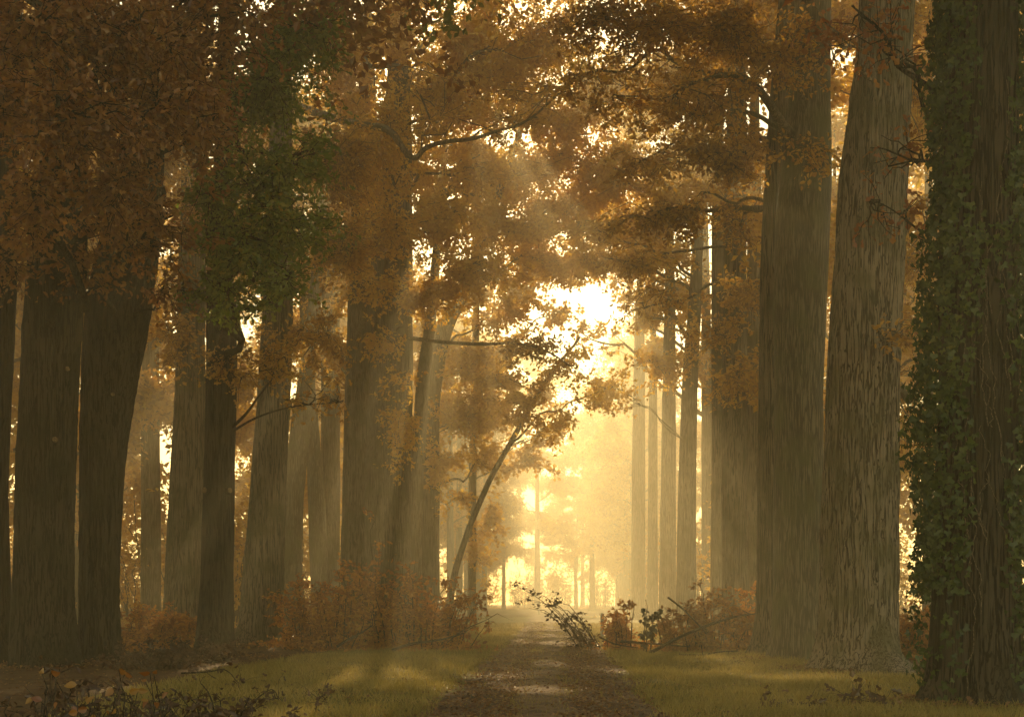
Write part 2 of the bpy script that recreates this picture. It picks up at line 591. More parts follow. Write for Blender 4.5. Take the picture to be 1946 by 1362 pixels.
def grow_clump(r, limb, center, rad3, n_leaf, r_end, per=11, twig_len=.55, jit=.10, sub_n=None, spread=1.0, sub_r=None):
    """boughs and twigs filling an ellipsoid round `center`, from an existing limb path (K,3).
    returns sub paths, sub radii, twig paths, twig radii, leaf positions, leaf outward axes"""
    rad3 = np.asarray(rad3, float)
    R = float(rad3.max())
    n_tw = max(6, int(n_leaf / per))
    S = sub_n or int(np.clip(n_tw / 14, 6, 40))
    K = len(limb)
    ti = r.integers(int(K * .45), K, S)
    st = limb[ti]
    e = unit(r.normal(size=(S, 3))) * (r.uniform(.35, 1.0, (S, 1)) ** .5) * rad3 + center
    tang = unit(limb[np.minimum(ti + 1, K - 1)] - limb[np.maximum(ti - 1, 0)])
    m = 8
    t = np.linspace(0, 1, m)[None, :, None]
    L = np.linalg.norm(e - st, axis=1)[:, None, None]
    ctl = (st + tang * L[:, 0] * .35)[:, None, :]
    sub = (1 - t) ** 2 * st[:, None] + 2 * t * (1 - t) * ctl + t ** 2 * e[:, None]
    jn = r.normal(size=(S, m, 3)) * .05 * L
    jn[:, 0] = 0
    sub = sub + jn
    sr = (sub_r or max(.02, r_end * .8)) * (1 - t[..., 0] * .75) * np.ones((S, 1))
    # twigs
    si = r.integers(0, S, n_tw)
    tj = r.integers(2, m, n_tw)
    ts = sub[si, tj]
    dirs = unit(sub[si, tj] - sub[si, tj - 1]) * .8 + r.normal(size=(n_tw, 3)) * np.array([.8, .8, .45])
    dirs = unit(dirs)
    tl = twig_len * r.uniform(.5, 1.5, (n_tw, 1))
    k = 4
    tt = np.linspace(0, 1, k)[None, :, None]
    tw = ts[:, None] + dirs[:, None] * tl[:, None] * tt + r.normal(size=(n_tw, k, 3)) * .06 * tl[:, None] * tt
    tw[..., 2] -= (tt[..., 0] ** 2) * tl * .15
    tr = (.009 * (1 - .6 * tt[..., 0])) * np.ones((n_tw, 1))
    # leaves
    li = r.integers(0, n_tw, n_leaf)
    f = r.uniform(.15, 1.05, (n_leaf, 1))
    a = tw[li, 0] * (1 - f) + tw[li, k - 1] * f
    pos = a + r.normal(size=(n_leaf, 3)) * jit
    return sub, sr, tw, tr, pos, dirs[li]


LEAVES_TOTAL = 0


def build_tree(name, trunk, label, group, bark, clumps, leafmat, seed, segs=48, rings=90, amp=0.0, ridge=.075,
               upper=None, single=0, shape='hex', cat='tree', twigs=True, extra=None):
    """clumps: list of dicts(c=(px,py,d) or world centre, r=(rx,ry,rz) metres, n, size, from_z or path)"""
    global LEAVES_TOTAL
    r = np.random.default_rng(seed)
    root = thing(name, trunk.base, label, cat, group)
    obj('trunk', trunk.mesh('trunk', segs, rings, amp, seed, ridge), bark, root)
    B = trunk.base
    bymat = {}
    allc = list(clumps)
    if upper:
        allc += upper
    for c in allc:
        ctr = np.asarray(c['c'], float)
        rad3 = np.asarray(c['r'], float)
        if 'path' in c:
            ctrlp = np.asarray(c['path'], float)
            limb = refine(ctrlp, 2)
            r0 = c.get('r0', .12)
        else:
            zs = c.get('z', None)
            if zs is None:
                zs = float(np.clip(ctr[2], 4.0, trunk.top * .92))
                for _ in range(4):
                    hd = np.linalg.norm(ctr[:2] - trunk.at(zs)[:2])
                    zs = float(np.clip(ctr[2] - (.12 if B[1] < 40 else .4) * hd, min(4.0, trunk.top * .3), trunk.top * .92))
            s = trunk.at(zs)
            tgt = ctr + unit(ctr - s) * rad3.max() * .35
            n = 9
            limb = refine(bent_path(s, tgt, n, r, c.get('gnarl', .045), rise=.10), 1)
            r0 = c.get('r0', float(np.clip(.015 * np.linalg.norm(tgt - s), .02, trunk.rad(zs) * .45)))
        K = len(limb)
        rr = np.linspace(1, .22, K) ** 1.1 * r0
        buf = Buf()
        buf.add(*tubes(limb[None], rr[None], 8))
        n = int(c['n'])
        size = c['size']
        sub, sr, tw, tr, pos, out = grow_clump(r, limb, ctr, rad3, n, rr[-1] * 1.4, per=c.get('per', 11),
                                               twig_len=c.get('tl', .5), jit=c.get('jit', .09))
        buf.add(*tubes(sub[:, ::2] if ctr[1] > 50 or not c.get('tw', True) else sub, sr[:, ::2] if ctr[1] > 50 or not c.get('tw', True) else sr, 4 if ctr[1] > 50 else 5))
        if twigs and c.get('tw', True) and ctr[1] < 56:
            buf.add(*tubes(tw, tr * c.get('twr', 1.0), 3))
        obj('branch', buf.mesh('branch', B, True), bark if c.get('bark') is None else c['bark'], root)
        mt = c.get('mat', leafmat)
        sz = size * r.uniform(.5, 1.4, n)
        fr = leaf_frames(n, r, droop=.35, flat=.35, outward=out * .6)
        sh = c.get('shape', shape)
        bymat.setdefault(mt, []).append((sh, pos, sz, fr))
        LEAVES_TOTAL += n
    for mt, lst in bymat.items():
        if single:
            # the nearest leaves of this crown stand as leaves of their own
            rest = [l for l in lst if l[0] != shape]
            lst = [l for l in lst if l[0] == shape]
        if single and lst:
            pos = np.concatenate([l[1] for l in lst]); sz = np.concatenate([l[2] for l in lst])
            fr = [np.concatenate([l[3][k] for l in lst]) for k in range(3)]
            key = sz / np.maximum(pos[:, 1], 1)
            px = CX + pos[:, 0] / pos[:, 1] * F
            py = HY - (pos[:, 2] - EYE) / pos[:, 1] * F
            inside = (px > 5) & (px < 1940) & (py > 5) & (py < 1355)
            order = np.argsort(-(key * inside))[:single]
            leaf_me = make_mesh('leaf', *LEAF[shape])
            leaf_me.materials.append(mt)
            for k in order:
                lo = obj('leaf', leaf_me, None, root)
                lo.matrix_local = mat4(fr[0][k], fr[1][k], fr[2][k], pos[k] - B, sz[k])
            mask = np.ones(len(pos), bool); mask[order] = False
            lst = [(shape, pos[mask], sz[mask], [f[mask] for f in fr])]
        if single:
            lst = lst + rest
        b = Buf()
        for sh, pos, sz, fr in lst:
            b.add(*leaf_verts(sh, pos, sz, fr))
        obj('crown', b.mesh('crown', B), mt, root, kind='stuff')
    return root


from mathutils import Matrix
def mat4(w, u, m, p, s):
    return Matrix(((w[0] * s, u[0] * s, m[0] * s, p[0]), (w[1] * s, u[1] * s, m[1] * s, p[1]),
                   (w[2] * s, u[2] * s, m[2] * s, p[2]), (0, 0, 0, 1)))


def C(px, py, rx, ry, d, rd=None, cov=1.8, size=None, **k):
    """a clump of foliage: picture place and size at depth d, rd metres deep"""
    m = d / F
    size = size or {True: .13}.get(d < 36, .13 + .0022 * (d - 36))
    rd = rd or max(1.2, (rx + ry) / 2 * m * .9)
    area = np.pi * rx * ry
    leafpx = .30 * (size / m) ** 2 * .62
    n = int(cov * (1.25 if d > 40 else 1.15) * area / leafpx)
    if d > 50:
        k.setdefault('shape', 'rhomb')
    return dict(c=P(px, py, d), r=(rx * m, rd, ry * m), n=n, size=size, **k)


def UP(tr, z, rad, n=3200, size=.42, dx=0, dy=0):  # crown clumps added, mostly above the view, to block sun and sky light
    n = 500 if tr.d > 55 else 3600
    rad = rad * (.6 if tr.d > 55 else 1)
    if z - rad * .7 < 2.5 + 1140 / F * (tr.d + dy) and tr.d > 30:
        n, size = int(n * 2.6), .24     # low enough to be seen: finer leaves
    b = tr.at(min(z, tr.top * .9))
    return dict(c=(b[0] + dx, b[1] + dy, z), r=(rad, rad, rad * .7), n=n, size=size, tw=False, per=16, tl=.9, jit=.25, shape='rhomb')


AV = 'old oaks lining the track'
# ---- left side
tL0 = Trunk([(-12, 1262, 70), (-14, 900, 56), (0, 600, 60)], 33)
build_tree('oak_tree', tL0, 'dark oak trunk cut off by the left edge of the picture', AV, M['bark_shaded'],
           [C(20, 500, 60, 60, 30, cov=1.2)], M['rust'], 100, segs=64, rings=120, amp=.02,
           upper=[UP(tL0, 17, 5, dx=-2)])

tL1 = Trunk([(86, 1268, 124), (82, 1150, 114), (86, 900, 108), (100, 600, 110), (112, 450, 104), (118, 200, 92)], 31.5, flare=.3)
L1c = [C(70, 70, 170, 110, 24, cov=2.0), C(260, 60, 150, 110, 25, cov=2.0), C(110, 230, 170, 90, 23, cov=2.0),
       C(290, 210, 130, 90, 25, cov=1.8), C(60, 380, 110, 80, 24, cov=1.6), C(220, 350, 120, 80, 26, cov=1.6),
       C(420, 40, 110, 80, 27, cov=1.6), C(20, 170, 90, 120, 27, cov=1.4)]
t1 = build_tree('oak_tree', tL1, 'thick dark oak, left stem of the big pair at far left', AV, M['bark_shaded'], L1c, M['rust'], 101,
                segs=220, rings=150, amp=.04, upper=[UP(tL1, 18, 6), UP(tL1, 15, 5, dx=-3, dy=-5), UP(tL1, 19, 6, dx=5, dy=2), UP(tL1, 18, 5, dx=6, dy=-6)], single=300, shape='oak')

tL2 = Trunk([(190, 1262, 78), (188, 1100, 72), (193, 900, 82), (208, 720, 104), (224, 600, 122), (238, 500, 118), (262, 380, 88), (285, 200, 60)], 33.4, flare=.35)
build_tree('oak_tree', tL2, 'dark leaning oak, right stem of the big pair at far left', AV, M['bark_shaded'],
           [C(340, 20, 110, 60, 27, cov=1.4), C(210, 140, 120, 70, 27, cov=1.2), C(330, 110, 110, 90, 28, cov=1.6), C(390, 240, 90, 80, 28, cov=1.6), C(310, 420, 90, 70, 28, cov=1.4),
            C(240, 470, 70, 50, 29, cov=.8), C(163, 520, 42, 42, 29, cov=1.5), C(330, 560, 50, 50, 31, cov=.7)],
           M['rust'], 102, segs=180, rings=130, amp=.04, upper=[UP(tL2, 18, 6, dx=2)], shape='hex')

tL3 = Trunk([(347, 1200, 78), (350, 1050, 68), (358, 850, 62), (363, 650, 55), (366, 400, 45)], 52)
build_tree('oak_tree', tL3, 'grey oak trunk behind, just left of the slim stubbed oak', AV, M['bark'],
           [C(330, 640, 60, 60, 50, cov=1.0), C(420, 380, 110, 90, 50), C(300, 300, 110, 90, 52)], M['brown'], 103,
           segs=96, rings=140, amp=.02, upper=[UP(tL3, 20, 6, 2500)])

tL4 = Trunk([(408, 1250, 78), (411, 1150, 66), (416, 950, 58), (419, 800, 57), (421, 650, 57), (418, 500, 46), (425, 300, 36)], 36.5)
t4 = build_tree('oak_tree', tL4, 'slim dark oak with two pale sawn stubs and green leaves', AV, M['bark_shaded'],
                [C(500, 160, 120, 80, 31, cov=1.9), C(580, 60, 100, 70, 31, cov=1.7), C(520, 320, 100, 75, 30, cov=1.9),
                 C(470, 460, 110, 80, 30, cov=1.9), C(545, 530, 60, 55, 30, cov=1.5), C(420, 555, 80, 45, 31, cov=1.2),
                 C(595, 420, 50, 65, 31, cov=1.3), C(595, 290, 55, 70, 31, cov=1.3), C(545, 430, 70, 60, 30, cov=1.4), C(400, 380, 80, 70, 32, cov=1.3),
                 C(510, 705, 75, 60, 36, cov=.85, mat=M['brown'], path=[tuple(tL4.at(5.8) + np.array([.3, -.1, .1])), tuple(P(470, 785, 36)), tuple(P(500, 740, 36)), tuple(P(545, 690, 36))], r0=.05),
                 C(600, 740, 65, 40, 36, cov=.5, mat=M['brown'], path=[tuple(tL4.at(5.7) + np.array([.3, -.1, .1])), tuple(P(490, 790, 36)), tuple(P(560, 770, 36)), tuple(P(640, 765, 36))], r0=.04),
                 C(420, 690, 50, 30, 35.5, cov=.6, mat=M['brown'])],
                M['green'], 104, segs=160, rings=140, amp=.02, single=300, shape='oak', upper=[UP(tL4, 20, 6, dx=2), UP(tL4, 23, 6, dx=6, dy=2)])

tL5 = Trunk([(492, 1226, 88), (500, 1100, 78), (511, 900, 66), (521, 750, 62), (528, 600, 58), (532, 400, 50)], 47)
build_tree('oak_tree', tL5, 'oak trunk leaning right behind the slim stubbed oak', AV, M['bark'],
           [C(620, 640, 60, 70, 46, cov=.8), C(640, 480, 80, 70, 47, cov=1.4), C(560, 640, 60, 50, 45, cov=.7), C(640, 300, 100, 90, 48)],
           M['brown'], 105, segs=110, rings=150, amp=.02, upper=[UP(tL5, 24, 5)])

for k, (ctrl, d, lab, bk) in enumerate([
        ([(552, 1190, 36), (558, 950, 38), (572, 800, 38), (592, 650, 28)], 72, 'pale misty beech trunk leaning right beside a straighter one', M['beech']),
        ([(610, 1190, 36), (602, 950, 32), (592, 800, 26), (582, 650, 22)], 76, 'pale misty beech trunk crossing behind the leaning one', M['beech']),
        ([(630, 1190, 32), (628, 800, 36), (628, 500, 34)], 82, 'straight hazy trunk left of the broad double trunk', M['bark']),
        ([(278, 1170, 22), (279, 700, 19), (280, 500, 15)], 78, 'thin hazy trunk standing alone between the left oaks', M['bark'])]):
    tt = Trunk(ctrl, d)
    z0 = tt.base
    build_tree('beech_tree' if bk is M['beech'] else 'hazy_tree', tt, lab, 'hazy trees behind the left row', bk,
               [C(ctrl[-1][0] + dx, yy, 100, 90, d + 2, cov=1.2) for dx, yy in [(-40, 520), (50, 380), (-20, 230)]],
               M['gold'], 120 + k, segs=40, rings=70, upper=[UP(tt, 24, 6, 2500)], twigs=False)

tL9 = Trunk([(682, 1200, 74), (684, 900, 62), (690, 600, 60), (696, 300, 50)], 62)
build_tree('oak_tree', tL9, 'left trunk of the broad pair behind the copper shrubs', AV, M['bark'],
           [C(635, 670, 75, 55, 70, cov=1.8), C(670, 560, 90, 55, 68, cov=1.6), C(690, 330, 120, 90, 57, cov=1.7), C(660, 450, 90, 70, 54, cov=1.5), C(650, 170, 100, 70, 58, cov=1.8), C(640, 90, 110, 90, 57, cov=1.6), C(760, 50, 120, 80, 58, cov=1.6),
            dict(C(1000, 200, 95, 45, 50, cov=.9), path=[tuple(P(*q)) for q in [(560, 200, 58), (610, 218, 55), (690, 240, 53), (742, 243, 52), (768, 288, 52), (790, 305, 52), (806, 280, 52), (850, 268, 51), (900, 265, 51), (940, 250, 51), (1000, 235, 50), (1060, 180, 50)]], r0=.17, mat=M['brown'])],
           M['gold'], 106, segs=80, rings=120, amp=.015, upper=[UP(tL9, 25, 6, 2500)])
tL10 = Trunk([(736, 1200, 90), (738, 900, 86), (746, 650, 80), (752, 400, 60), (756, 200, 50)], 60)
build_tree('oak_tree', tL10, 'right, thicker trunk of the broad pair behind the copper shrubs', AV, M['bark'],
           [C(960, 130, 120, 90, 60, cov=2.0), C(1040, 60, 110, 70, 58, cov=1.7), C(950, -40, 140, 60, 58, cov=1.8), C(905, 215, 80, 60, 64, cov=2.0), C(1040, 110, 90, 60, 62, cov=1.8), C(870, 100, 90, 60, 60, cov=1.6), C(805, 330, 60, 90, 66, cov=1.8), C(812, 200, 55, 75, 66, cov=1.6), C(960, 370, 90, 50, 74, cov=1.8), C(900, 330, 90, 60, 64, cov=1.8), C(830, 420, 130, 80, 58, cov=1.8), C(880, 520, 120, 60, 57, cov=1.7), C(740, 250, 80, 100, 54, cov=1.6), C(755, 430, 75, 80, 54, cov=1.5), C(700, 540, 60, 50, 54, cov=1.1), C(800, 570, 90, 50, 57, cov=1.5), C(760, 800, 40, 120, 57, cov=.9),
            C(800, 190, 130, 90, 60, cov=1.5), C(720, 640, 50, 60, 58, cov=.7), C(900, 60, 90, 70, 60, cov=1.4),
            dict(C(850, 190, 70, 60, 52, cov=.5), path=[tuple(P(*q)) for q in [(700, 90, 57), (690, 125, 55), (730, 128, 54), (762, 122, 53), (775, 150, 53), (800, 180, 53), (818, 230, 53)]], r0=.12, mat=M['brown']),
            dict(C(1000, 640, 90, 40, 55, cov=.9), path=[tuple(P(*q)) for q in [(760, 640, 59), (840, 650, 57), (920, 655, 56), (980, 650, 56), (1040, 665, 55), (1090, 700, 55)]], r0=.10, mat=M['brown'])],
           M['gold'], 107, segs=90, rings=120, amp=.015, upper=[UP(tL10, 25, 6, 2500, dx=2)])
tL11 = Trunk([(784, 1190, 28), (792, 900, 27), (804, 720, 26), (820, 600, 20)], 70)
build_tree('oak_tree', tL11, 'narrow hazy trunk leaning right beside the broad pair', AV, M['bark'],
           [C(900, 420, 120, 70, 70, cov=1.6), C(960, 330, 130, 80, 72, cov=1.8), C(1080, 400, 120, 80, 74, cov=2.8), C(1020, 500, 110, 60, 74, cov=2.4), C(990, 445, 110, 35, 70, cov=2.0), C(1060, 220, 120, 80, 72, cov=2.3), C(860, 300, 110, 80, 70, cov=1.3)], M['gold'], 108,
           segs=48, rings=80, upper=[UP(tL11, 27, 6, 2500)])
tL11b = Trunk([(816, 1190, 38), (818, 900, 34), (818, 760, 36), (828, 680, 38), (845, 620, 34), (880, 560, 26)], 72)
build_tree('oak_tree', tL11b, 'hazy trunk bending right above the copper shrubs', AV, M['bark'],
           [C(900, 690, 75, 70, 71, cov=1.7), C(815, 800, 60, 60, 78, cov=1.8), C(870, 800, 70, 70, 71, cov=1.7), C(930, 770, 60, 60, 71, cov=1.5), C(830, 880, 50, 60, 70, cov=1.4),
            C(920, 880, 55, 50, 76, cov=1.3),  C(960, 600, 80, 45, 70, cov=1.6), 
            C(870, 950, 35, 40, 72, cov=.9)], M['gold'], 109,
           segs=48, rings=80, upper=[UP(tL11b, 27, 6, 2500)])
tL12 = Trunk([(846, 1190, 15), (866, 1080, 13), (892, 1000, 12), (932, 908, 11), (985, 815, 11), (1030, 735, 10), (1070, 680, 8), (1105, 640, 5)], 66, height=12.5)
build_tree('leaning_tree', tL12, 'thin tree leaning far right over the track in the mist', None, M['bark'],
           [C(1000, 785, 80, 45, 64, cov=1.1, r0=.02), C(1060, 800, 50, 35, 63, cov=1.0, r0=.02), C(1070, 700, 70, 40, 64, cov=.8, r0=.02), C(960, 720, 70, 50, 65, cov=1.1, r0=.02),
            C(1130, 750, 60, 25, 63, cov=.5)], M['gold'], 110, segs=20, rings=60)

# ---- right side
tR1 = Trunk([(1858, 1345, 172), (1856, 1250, 160), (1856, 1000, 150), (1860, 600, 142), (1866, 0, 134)], 19.8)
R1 = build_tree('oak_tree', tR1, 'nearest oak, dark trunk wrapped in ivy at the right edge', AV, M['bark_shaded'],
                [C(1690, 90, 90, 30, 21, cov=.5, size=.12, mat=M['orange'], z=7.2, gnarl=.03), C(1700, 410, 70, 40, 20.5, cov=.45, size=.12, mat=M['orange'], z=6.0, gnarl=.03),
                 C(1640, 40, 70, 30, 22, cov=.5, size=.12, mat=M['orange'], z=7.4, gnarl=.03), C(1690, 300, 70, 60, 21, cov=.25, size=.12, mat=M['orange'], z=7, gnarl=.03)],
                M['orange'], 111, segs=220, rings=150, amp=.034, single=150, shape='oak',
                upper=[UP(tR1, 15, 6), UP(tR1, 14, 5, dx=-2, dy=-5), UP(tR1, 18.5, 6, dx=-6, dy=3)])

tR2 = Trunk([(1626, 1272, 150), (1632, 1200, 142), (1632, 1000, 142), (1641, 700, 130), (1655, 400, 124), (1680, 100, 104), (1692, -100, 96)], 30.7, flare=1.1)
build_tree('oak_tree', tR2, 'huge furrowed oak with flaring roots right of the track', AV, M['bark_pale'],
           [C(1740, 200, 60, 120, 36, cov=1.4), C(1730, 500, 50, 110, 37, cov=1.2), C(1690, 640, 55, 40, 29, cov=.7), C(1580, 60, 60, 60, 28, cov=.6, mat=M['orange']),
            C(1740, 760, 30, 90, 38, cov=1.0), C(1720, 40, 70, 60, 33, cov=.8)], M['brown'], 112, segs=240, rings=160, amp=.05, upper=[UP(tR2, 19, 6, dx=2), UP(tR2, 19, 6, dx=-5), UP(tR2, 20, 6, dx=-4, dy=8)],
           shape='hex')

tR3 = Trunk([(1520, 1255, 104), (1517, 1100, 94), (1518, 700, 94), (1524, 420, 104), (1534, 300, 92), (1540, 150, 74), (1545, 0, 66)], 35.3, flare=.2)
R3c = [C(1540, 280, 70, 50, 33, cov=.6), C(1490, 120, 80, 80, 33, cov=1.0), C(1400, 70, 100, 80, 33, cov=1.5), C(1285, 70, 120, 80, 34, cov=1.6), C(1140, 50, 110, 70, 35, cov=1.4),
       dict(C(1340, 190, 110, 60, 33, cov=1.2), path=[tuple(P(*q)) for q in [(1505, 260, 35), (1478, 225, 34.5), (1455, 185, 34), (1425, 152, 33.5), (1390, 140, 33), (1340, 150, 33), (1290, 170, 33)]], r0=.14),
       C(1210, 190, 90, 55, 34, cov=1.2), C(1110, 150, 70, 50, 38, cov=1.2)]
build_tree('beech_tree', tR3, 'smooth pale trunk left of the huge furrowed oak', AV, M['beech'], R3c, M['brown'], 113, segs=128, rings=140, amp=.006, upper=[UP(tR3, 21, 6), UP(tR3, 23, 6, dx=-5, dy=7)])
tR4 = Trunk([(1461, 1242, 56), (1460, 1100, 44), (1460, 900, 42), (1467, 500, 46), (1480, 250, 44), (1500, 0, 40)], 38)
build_tree('oak_tree', tR4, 'dark narrow trunk pressed against the smooth pale one', AV, M['bark'],
           [C(1330, 290, 100, 60, 38, cov=1.3), C(1420, 300, 60, 90, 38, cov=1.3), C(1270, 400, 90, 60, 40, cov=1.1), C(1400, 420, 60, 60, 40, cov=1.1),
            C(1240, 300, 80, 50, 41, cov=.8), C(1180, 420, 70, 40, 42, cov=.7)], M['brown'], 114, segs=90, rings=130, amp=.018, upper=[UP(tR4, 20, 5)])
tR5 = Trunk([(1398, 1200, 54), (1396, 900, 46), (1396, 500, 44), (1400, 200, 36)], 51)
build_tree('oak_tree', tR5, 'middle trunk of three standing close above the right brush pile', AV, M['bark'],
           [dict(C(1240, 480, 100, 35, 46, cov=1.0), path=[tuple(P(*q)) for q in [(1396, 478, 51), (1370, 466, 50), (1320, 475, 49), (1270, 480, 48), (1210, 500, 47), (1150, 490, 46)]], r0=.07),
            dict(C(1270, 570, 70, 35, 46, cov=.7), path=[tuple(P(*q)) for q in [(1396, 540, 51), (1350, 535, 50), (1310, 570, 49), (1260, 575, 48), (1200, 590, 47)]], r0=.07),
            C(1400, 560, 60, 60, 48, cov=1.1), C(1400, 720, 60, 50, 48, cov=1.1), C(1370, 640, 50, 50, 49, cov=.8)], M['brown'], 115, segs=90, rings=120, amp=.016, upper=[UP(tR5, 23, 6, 2500)])
for k, (ctrl, d, lab, bk) in enumerate([
        ([(1368, 1200, 36), (1368, 900, 32), (1367, 600, 30), (1366, 400, 26)], 60, 'left trunk of three standing close above the right brush pile', M['bark']),
        ([(1436, 1200, 34), (1434, 900, 32), (1434, 500, 30)], 58, 'right trunk of three standing close above the right brush pile', M['bark']),
        ([(1303, 1190, 38), (1306, 900, 34), (1312, 700, 30), (1322, 560, 24), (1328, 420, 18)], 70, 'lone upright hazy trunk left of the three close trunks', M['bark'])]):
    tt = Trunk(ctrl, d)
    cl = [C(ctrl[-1][0] + dx, yy, 90, 70, d - 1, cov=1.2) for dx, yy in [(-60, 380), (20, 300), (-90, 150)]]
    if k == 2:
        cl = [C(1250, 700, 75, 45, 68, cov=1.4), C(1300, 480, 60, 60, 70, cov=1.0), C(1310, 640, 40, 40, 69, cov=.8), C(1200, 300, 110, 70, 72, cov=1.1), C(1080, 300, 110, 80, 72, cov=2.0), C(1130, 500, 100, 55, 72, cov=2.0), C(1225, 600, 40, 60, 78, cov=1.5), C(1140, 745, 80, 32, 78, cov=1.4, gnarl=.02, r0=.035), C(1230, 440, 90, 60, 73, cov=1.9), C(1150, 160, 110, 80, 70, cov=2.0), C(1190, 360, 100, 50, 71, cov=1.8), C(1130, 440, 90, 35, 69, cov=1.8), C(1170, 740, 50, 30, 66, cov=.8, gnarl=.02, r0=.03)]
    build_tree('oak_tree', tt, lab, AV, bk, cl, M['gold'], 130 + k, segs=48, rings=80, amp=.012, upper=[UP(tt, 25, 6, 2500)])
for k, (ctrl, d, lab) in enumerate([
        ([(1268, 1180, 32), (1271, 800, 27), (1273, 600, 22)], 84, 'pale trunk in sunlit mist, next left of the lone upright one'),
        ([(1240, 1175, 20), (1241, 800, 17)], 98, 'thin pale trunk in the sunlit mist right of the track'),
        ([(1212, 1170, 27), (1214, 800, 24), (1216, 600, 18)], 104, 'palest trunk in the sunlit mist nearest the track'),
        ([(1764, 1200, 22), (1764, 900, 20), (1764, 600, 18)], 62, 'thin far trunk glimpsed left of the ivy oak')]):
    tt = Trunk(ctrl, d)
    cl = [C(ctrl[-1][0] + dx, yy, 90, 70, d, cov=1.0) for dx, yy in [(-70, 420), (60, 330), (-20, 200)]]
    build_tree('hazy_tree', tt, lab, 'hazy trees in the right row', M['bark'], cl, M['gold'], 140 + k, segs=32, rings=60, upper=[UP(tt, 26, 6, 2000)], twigs=False)

AR = dict(size=.30)
tA = Trunk([(896, 1180, 16), (898, 900, 15), (905, 600, 13)], 92)  # tree added so that its crown walls off direct sun
build_tree('hazy_tree', tA, 'hazy tree added to screen the sun, half hidden by golden leaves left of the track', 'hazy trees added over the track as a sun screen', M['bark'],
           [C(x, y, rx, ry, 88 + dd, cov=cv, **AR) for x, y, rx, ry, dd, cv in [
               (1045, 500, 75, 40, 4, 1.6), (890, 560, 90, 50, 0, 1.8), (800, 640, 60, 60, 2, 2), (830, 740, 55, 55, 0, 2), (812, 690, 60, 70, -3, 2.2), (805, 555, 60, 50, 4, 2), (730, 595, 70, 60, 4, 2), (985, 560, 75, 45, 2, 2.2),
               (860, 670, 80, 60, 0, 2.2), (945, 680, 75, 55, 1, 2.2), (1020, 745, 60, 40, 3, 2.0), (930, 790, 70, 50, 2, 2), (1050, 600, 55, 30, 0, 1.2), (1050, 830, 60, 35, 4, 1.2), (985, 880, 70, 45, 5, 1.4), (925, 985, 45, 45, -2, 1.6), (912, 1065, 40, 45, -2, 1.6)]],
           M['gold'], 150, segs=28, rings=50, twigs=False)
tB = Trunk([(1345, 1180, 24), (1344, 900, 22), (1342, 600, 18)], 90)  # its counterpart on the right, added to close the sun screen
build_tree('hazy_tree', tB, 'hazy tree added to screen the sun behind the three close trunks on the right', 'hazy trees added over the track as a sun screen', M['bark'],
           [C(x, y, rx, ry, 90 + dd, cov=cv, **AR) for x, y, rx, ry, dd, cv in [
               (1125, 500, 75, 40, 0, 1.5), (1115, 640, 60, 40, -6, .8), (1195, 575, 40, 30, -6, .8), (1210, 500, 75, 40, 2, 1.5), (1245, 560, 50, 50, 2, 2.2), (1320, 570, 70, 60, 0, 2),
               (1265, 670, 55, 50, 1, 2), (1340, 690, 60, 60, 0, 2), (1390, 560, 60, 80, 0, 1.6)]],
           M['gold'], 151, segs=28, rings=50, twigs=False)
# crooked limbs over the middle of the track belong to an oak farther on
tM = Trunk([(1180, 1170, 26), (1182, 800, 20), (1190, 500, 20)], 118)
# ------------------------------------------------------------------ more distant trees: copies of three grown trees
def proto(name, seed, bark, leafmat, h, low, n, size):
    r = np.random.default_rng(seed)
    tr = Trunk([(CX, HY + 1.5 * F / 50 - 4, 46), (CX + r.uniform(-8, 8), 850, 38), (CX + r.uniform(-20, 20), 500, 30)], 50, height=h)
    cl = []
    for k in range(13):
        a = k * 2.4 + r.uniform(-.4, .4)
        z = low + (h - low) * (k + .5) / 13
        f = math.sin(math.pi * (.25 + .7 * (k / 13))) 
        rad = 4.6 * f
        cl.append(dict(c=(math.cos(a) * rad, 50 + math.sin(a) * rad, z), r=(3.0, 3.0, 1.7), n=n, size=size, per=14, tl=.9, jit=.2, tw=False, shape='rhomb'))
    cl.append(dict(c=(0, 50, h - 1), r=(3.2, 3.2, 2.4), n=n, size=size, per=14, tl=.9, jit=.2, tw=False, shape='rhomb'))
    return build_tree(name, tr, 'x', 'x', bark, cl, leafmat, seed, segs=20, rings=40, twigs=False)


def dup(root, loc, rotz, scale, label, group):
    r = root.copy(); COL.objects.link(r)
    r.location = loc; r.rotation_euler = (0, 0, rotz); r.scale = scale
    r['label'] = label; r['group'] = group
    for ch in root.children:
        c = ch.copy(); COL.objects.link(c); c.parent = r
    return r


protos = [proto('misty_tree', 201, M['bark'], M['gold'], 29, 7.5, 1500, .34),
          proto('misty_tree', 202, M['bark'], M['brown'], 31, 9.0, 1500, .34),
          proto('misty_tree', 203, M['beech'], M['gold'], 26, 5.0, 1500, .32)]
spots = []
rr_ = np.random.default_rng(55)
for y in np.arange(150, 262, 12.5):           # rows along the track
    for s in (-1, 1):
        if s > 0 and y < 100:
            continue
        spots.append((float(pathx(y)) + s * (8.6 + (y - 90) * .022 + rr_.uniform(-.5, .5)), y + rr_.uniform(-2, 2), 'row'))
for y in np.arange(84, 240, 24):             # the wood to the left
    for x in (-15, -27):
        spots.append((float(pathx(y)) + x + rr_.uniform(-3, 3) - (y - 70) * .03, y + rr_.uniform(-5, 5), 'wood left'))
for y in np.arange(140, 250, 30):            # thinner wood to the right
    for x in (16,):
        spots.append((float(pathx(y)) + x + rr_.uniform(-3, 3), y + rr_.uniform(-5, 5), 'wood right'))
for (x, y) in [(17.2, 76), (19, 62), (26, 78), (31, 96), (13.3, 51), (24, 110), (20.5, 93)]:
    spots.append((x, y, 'wood right'))
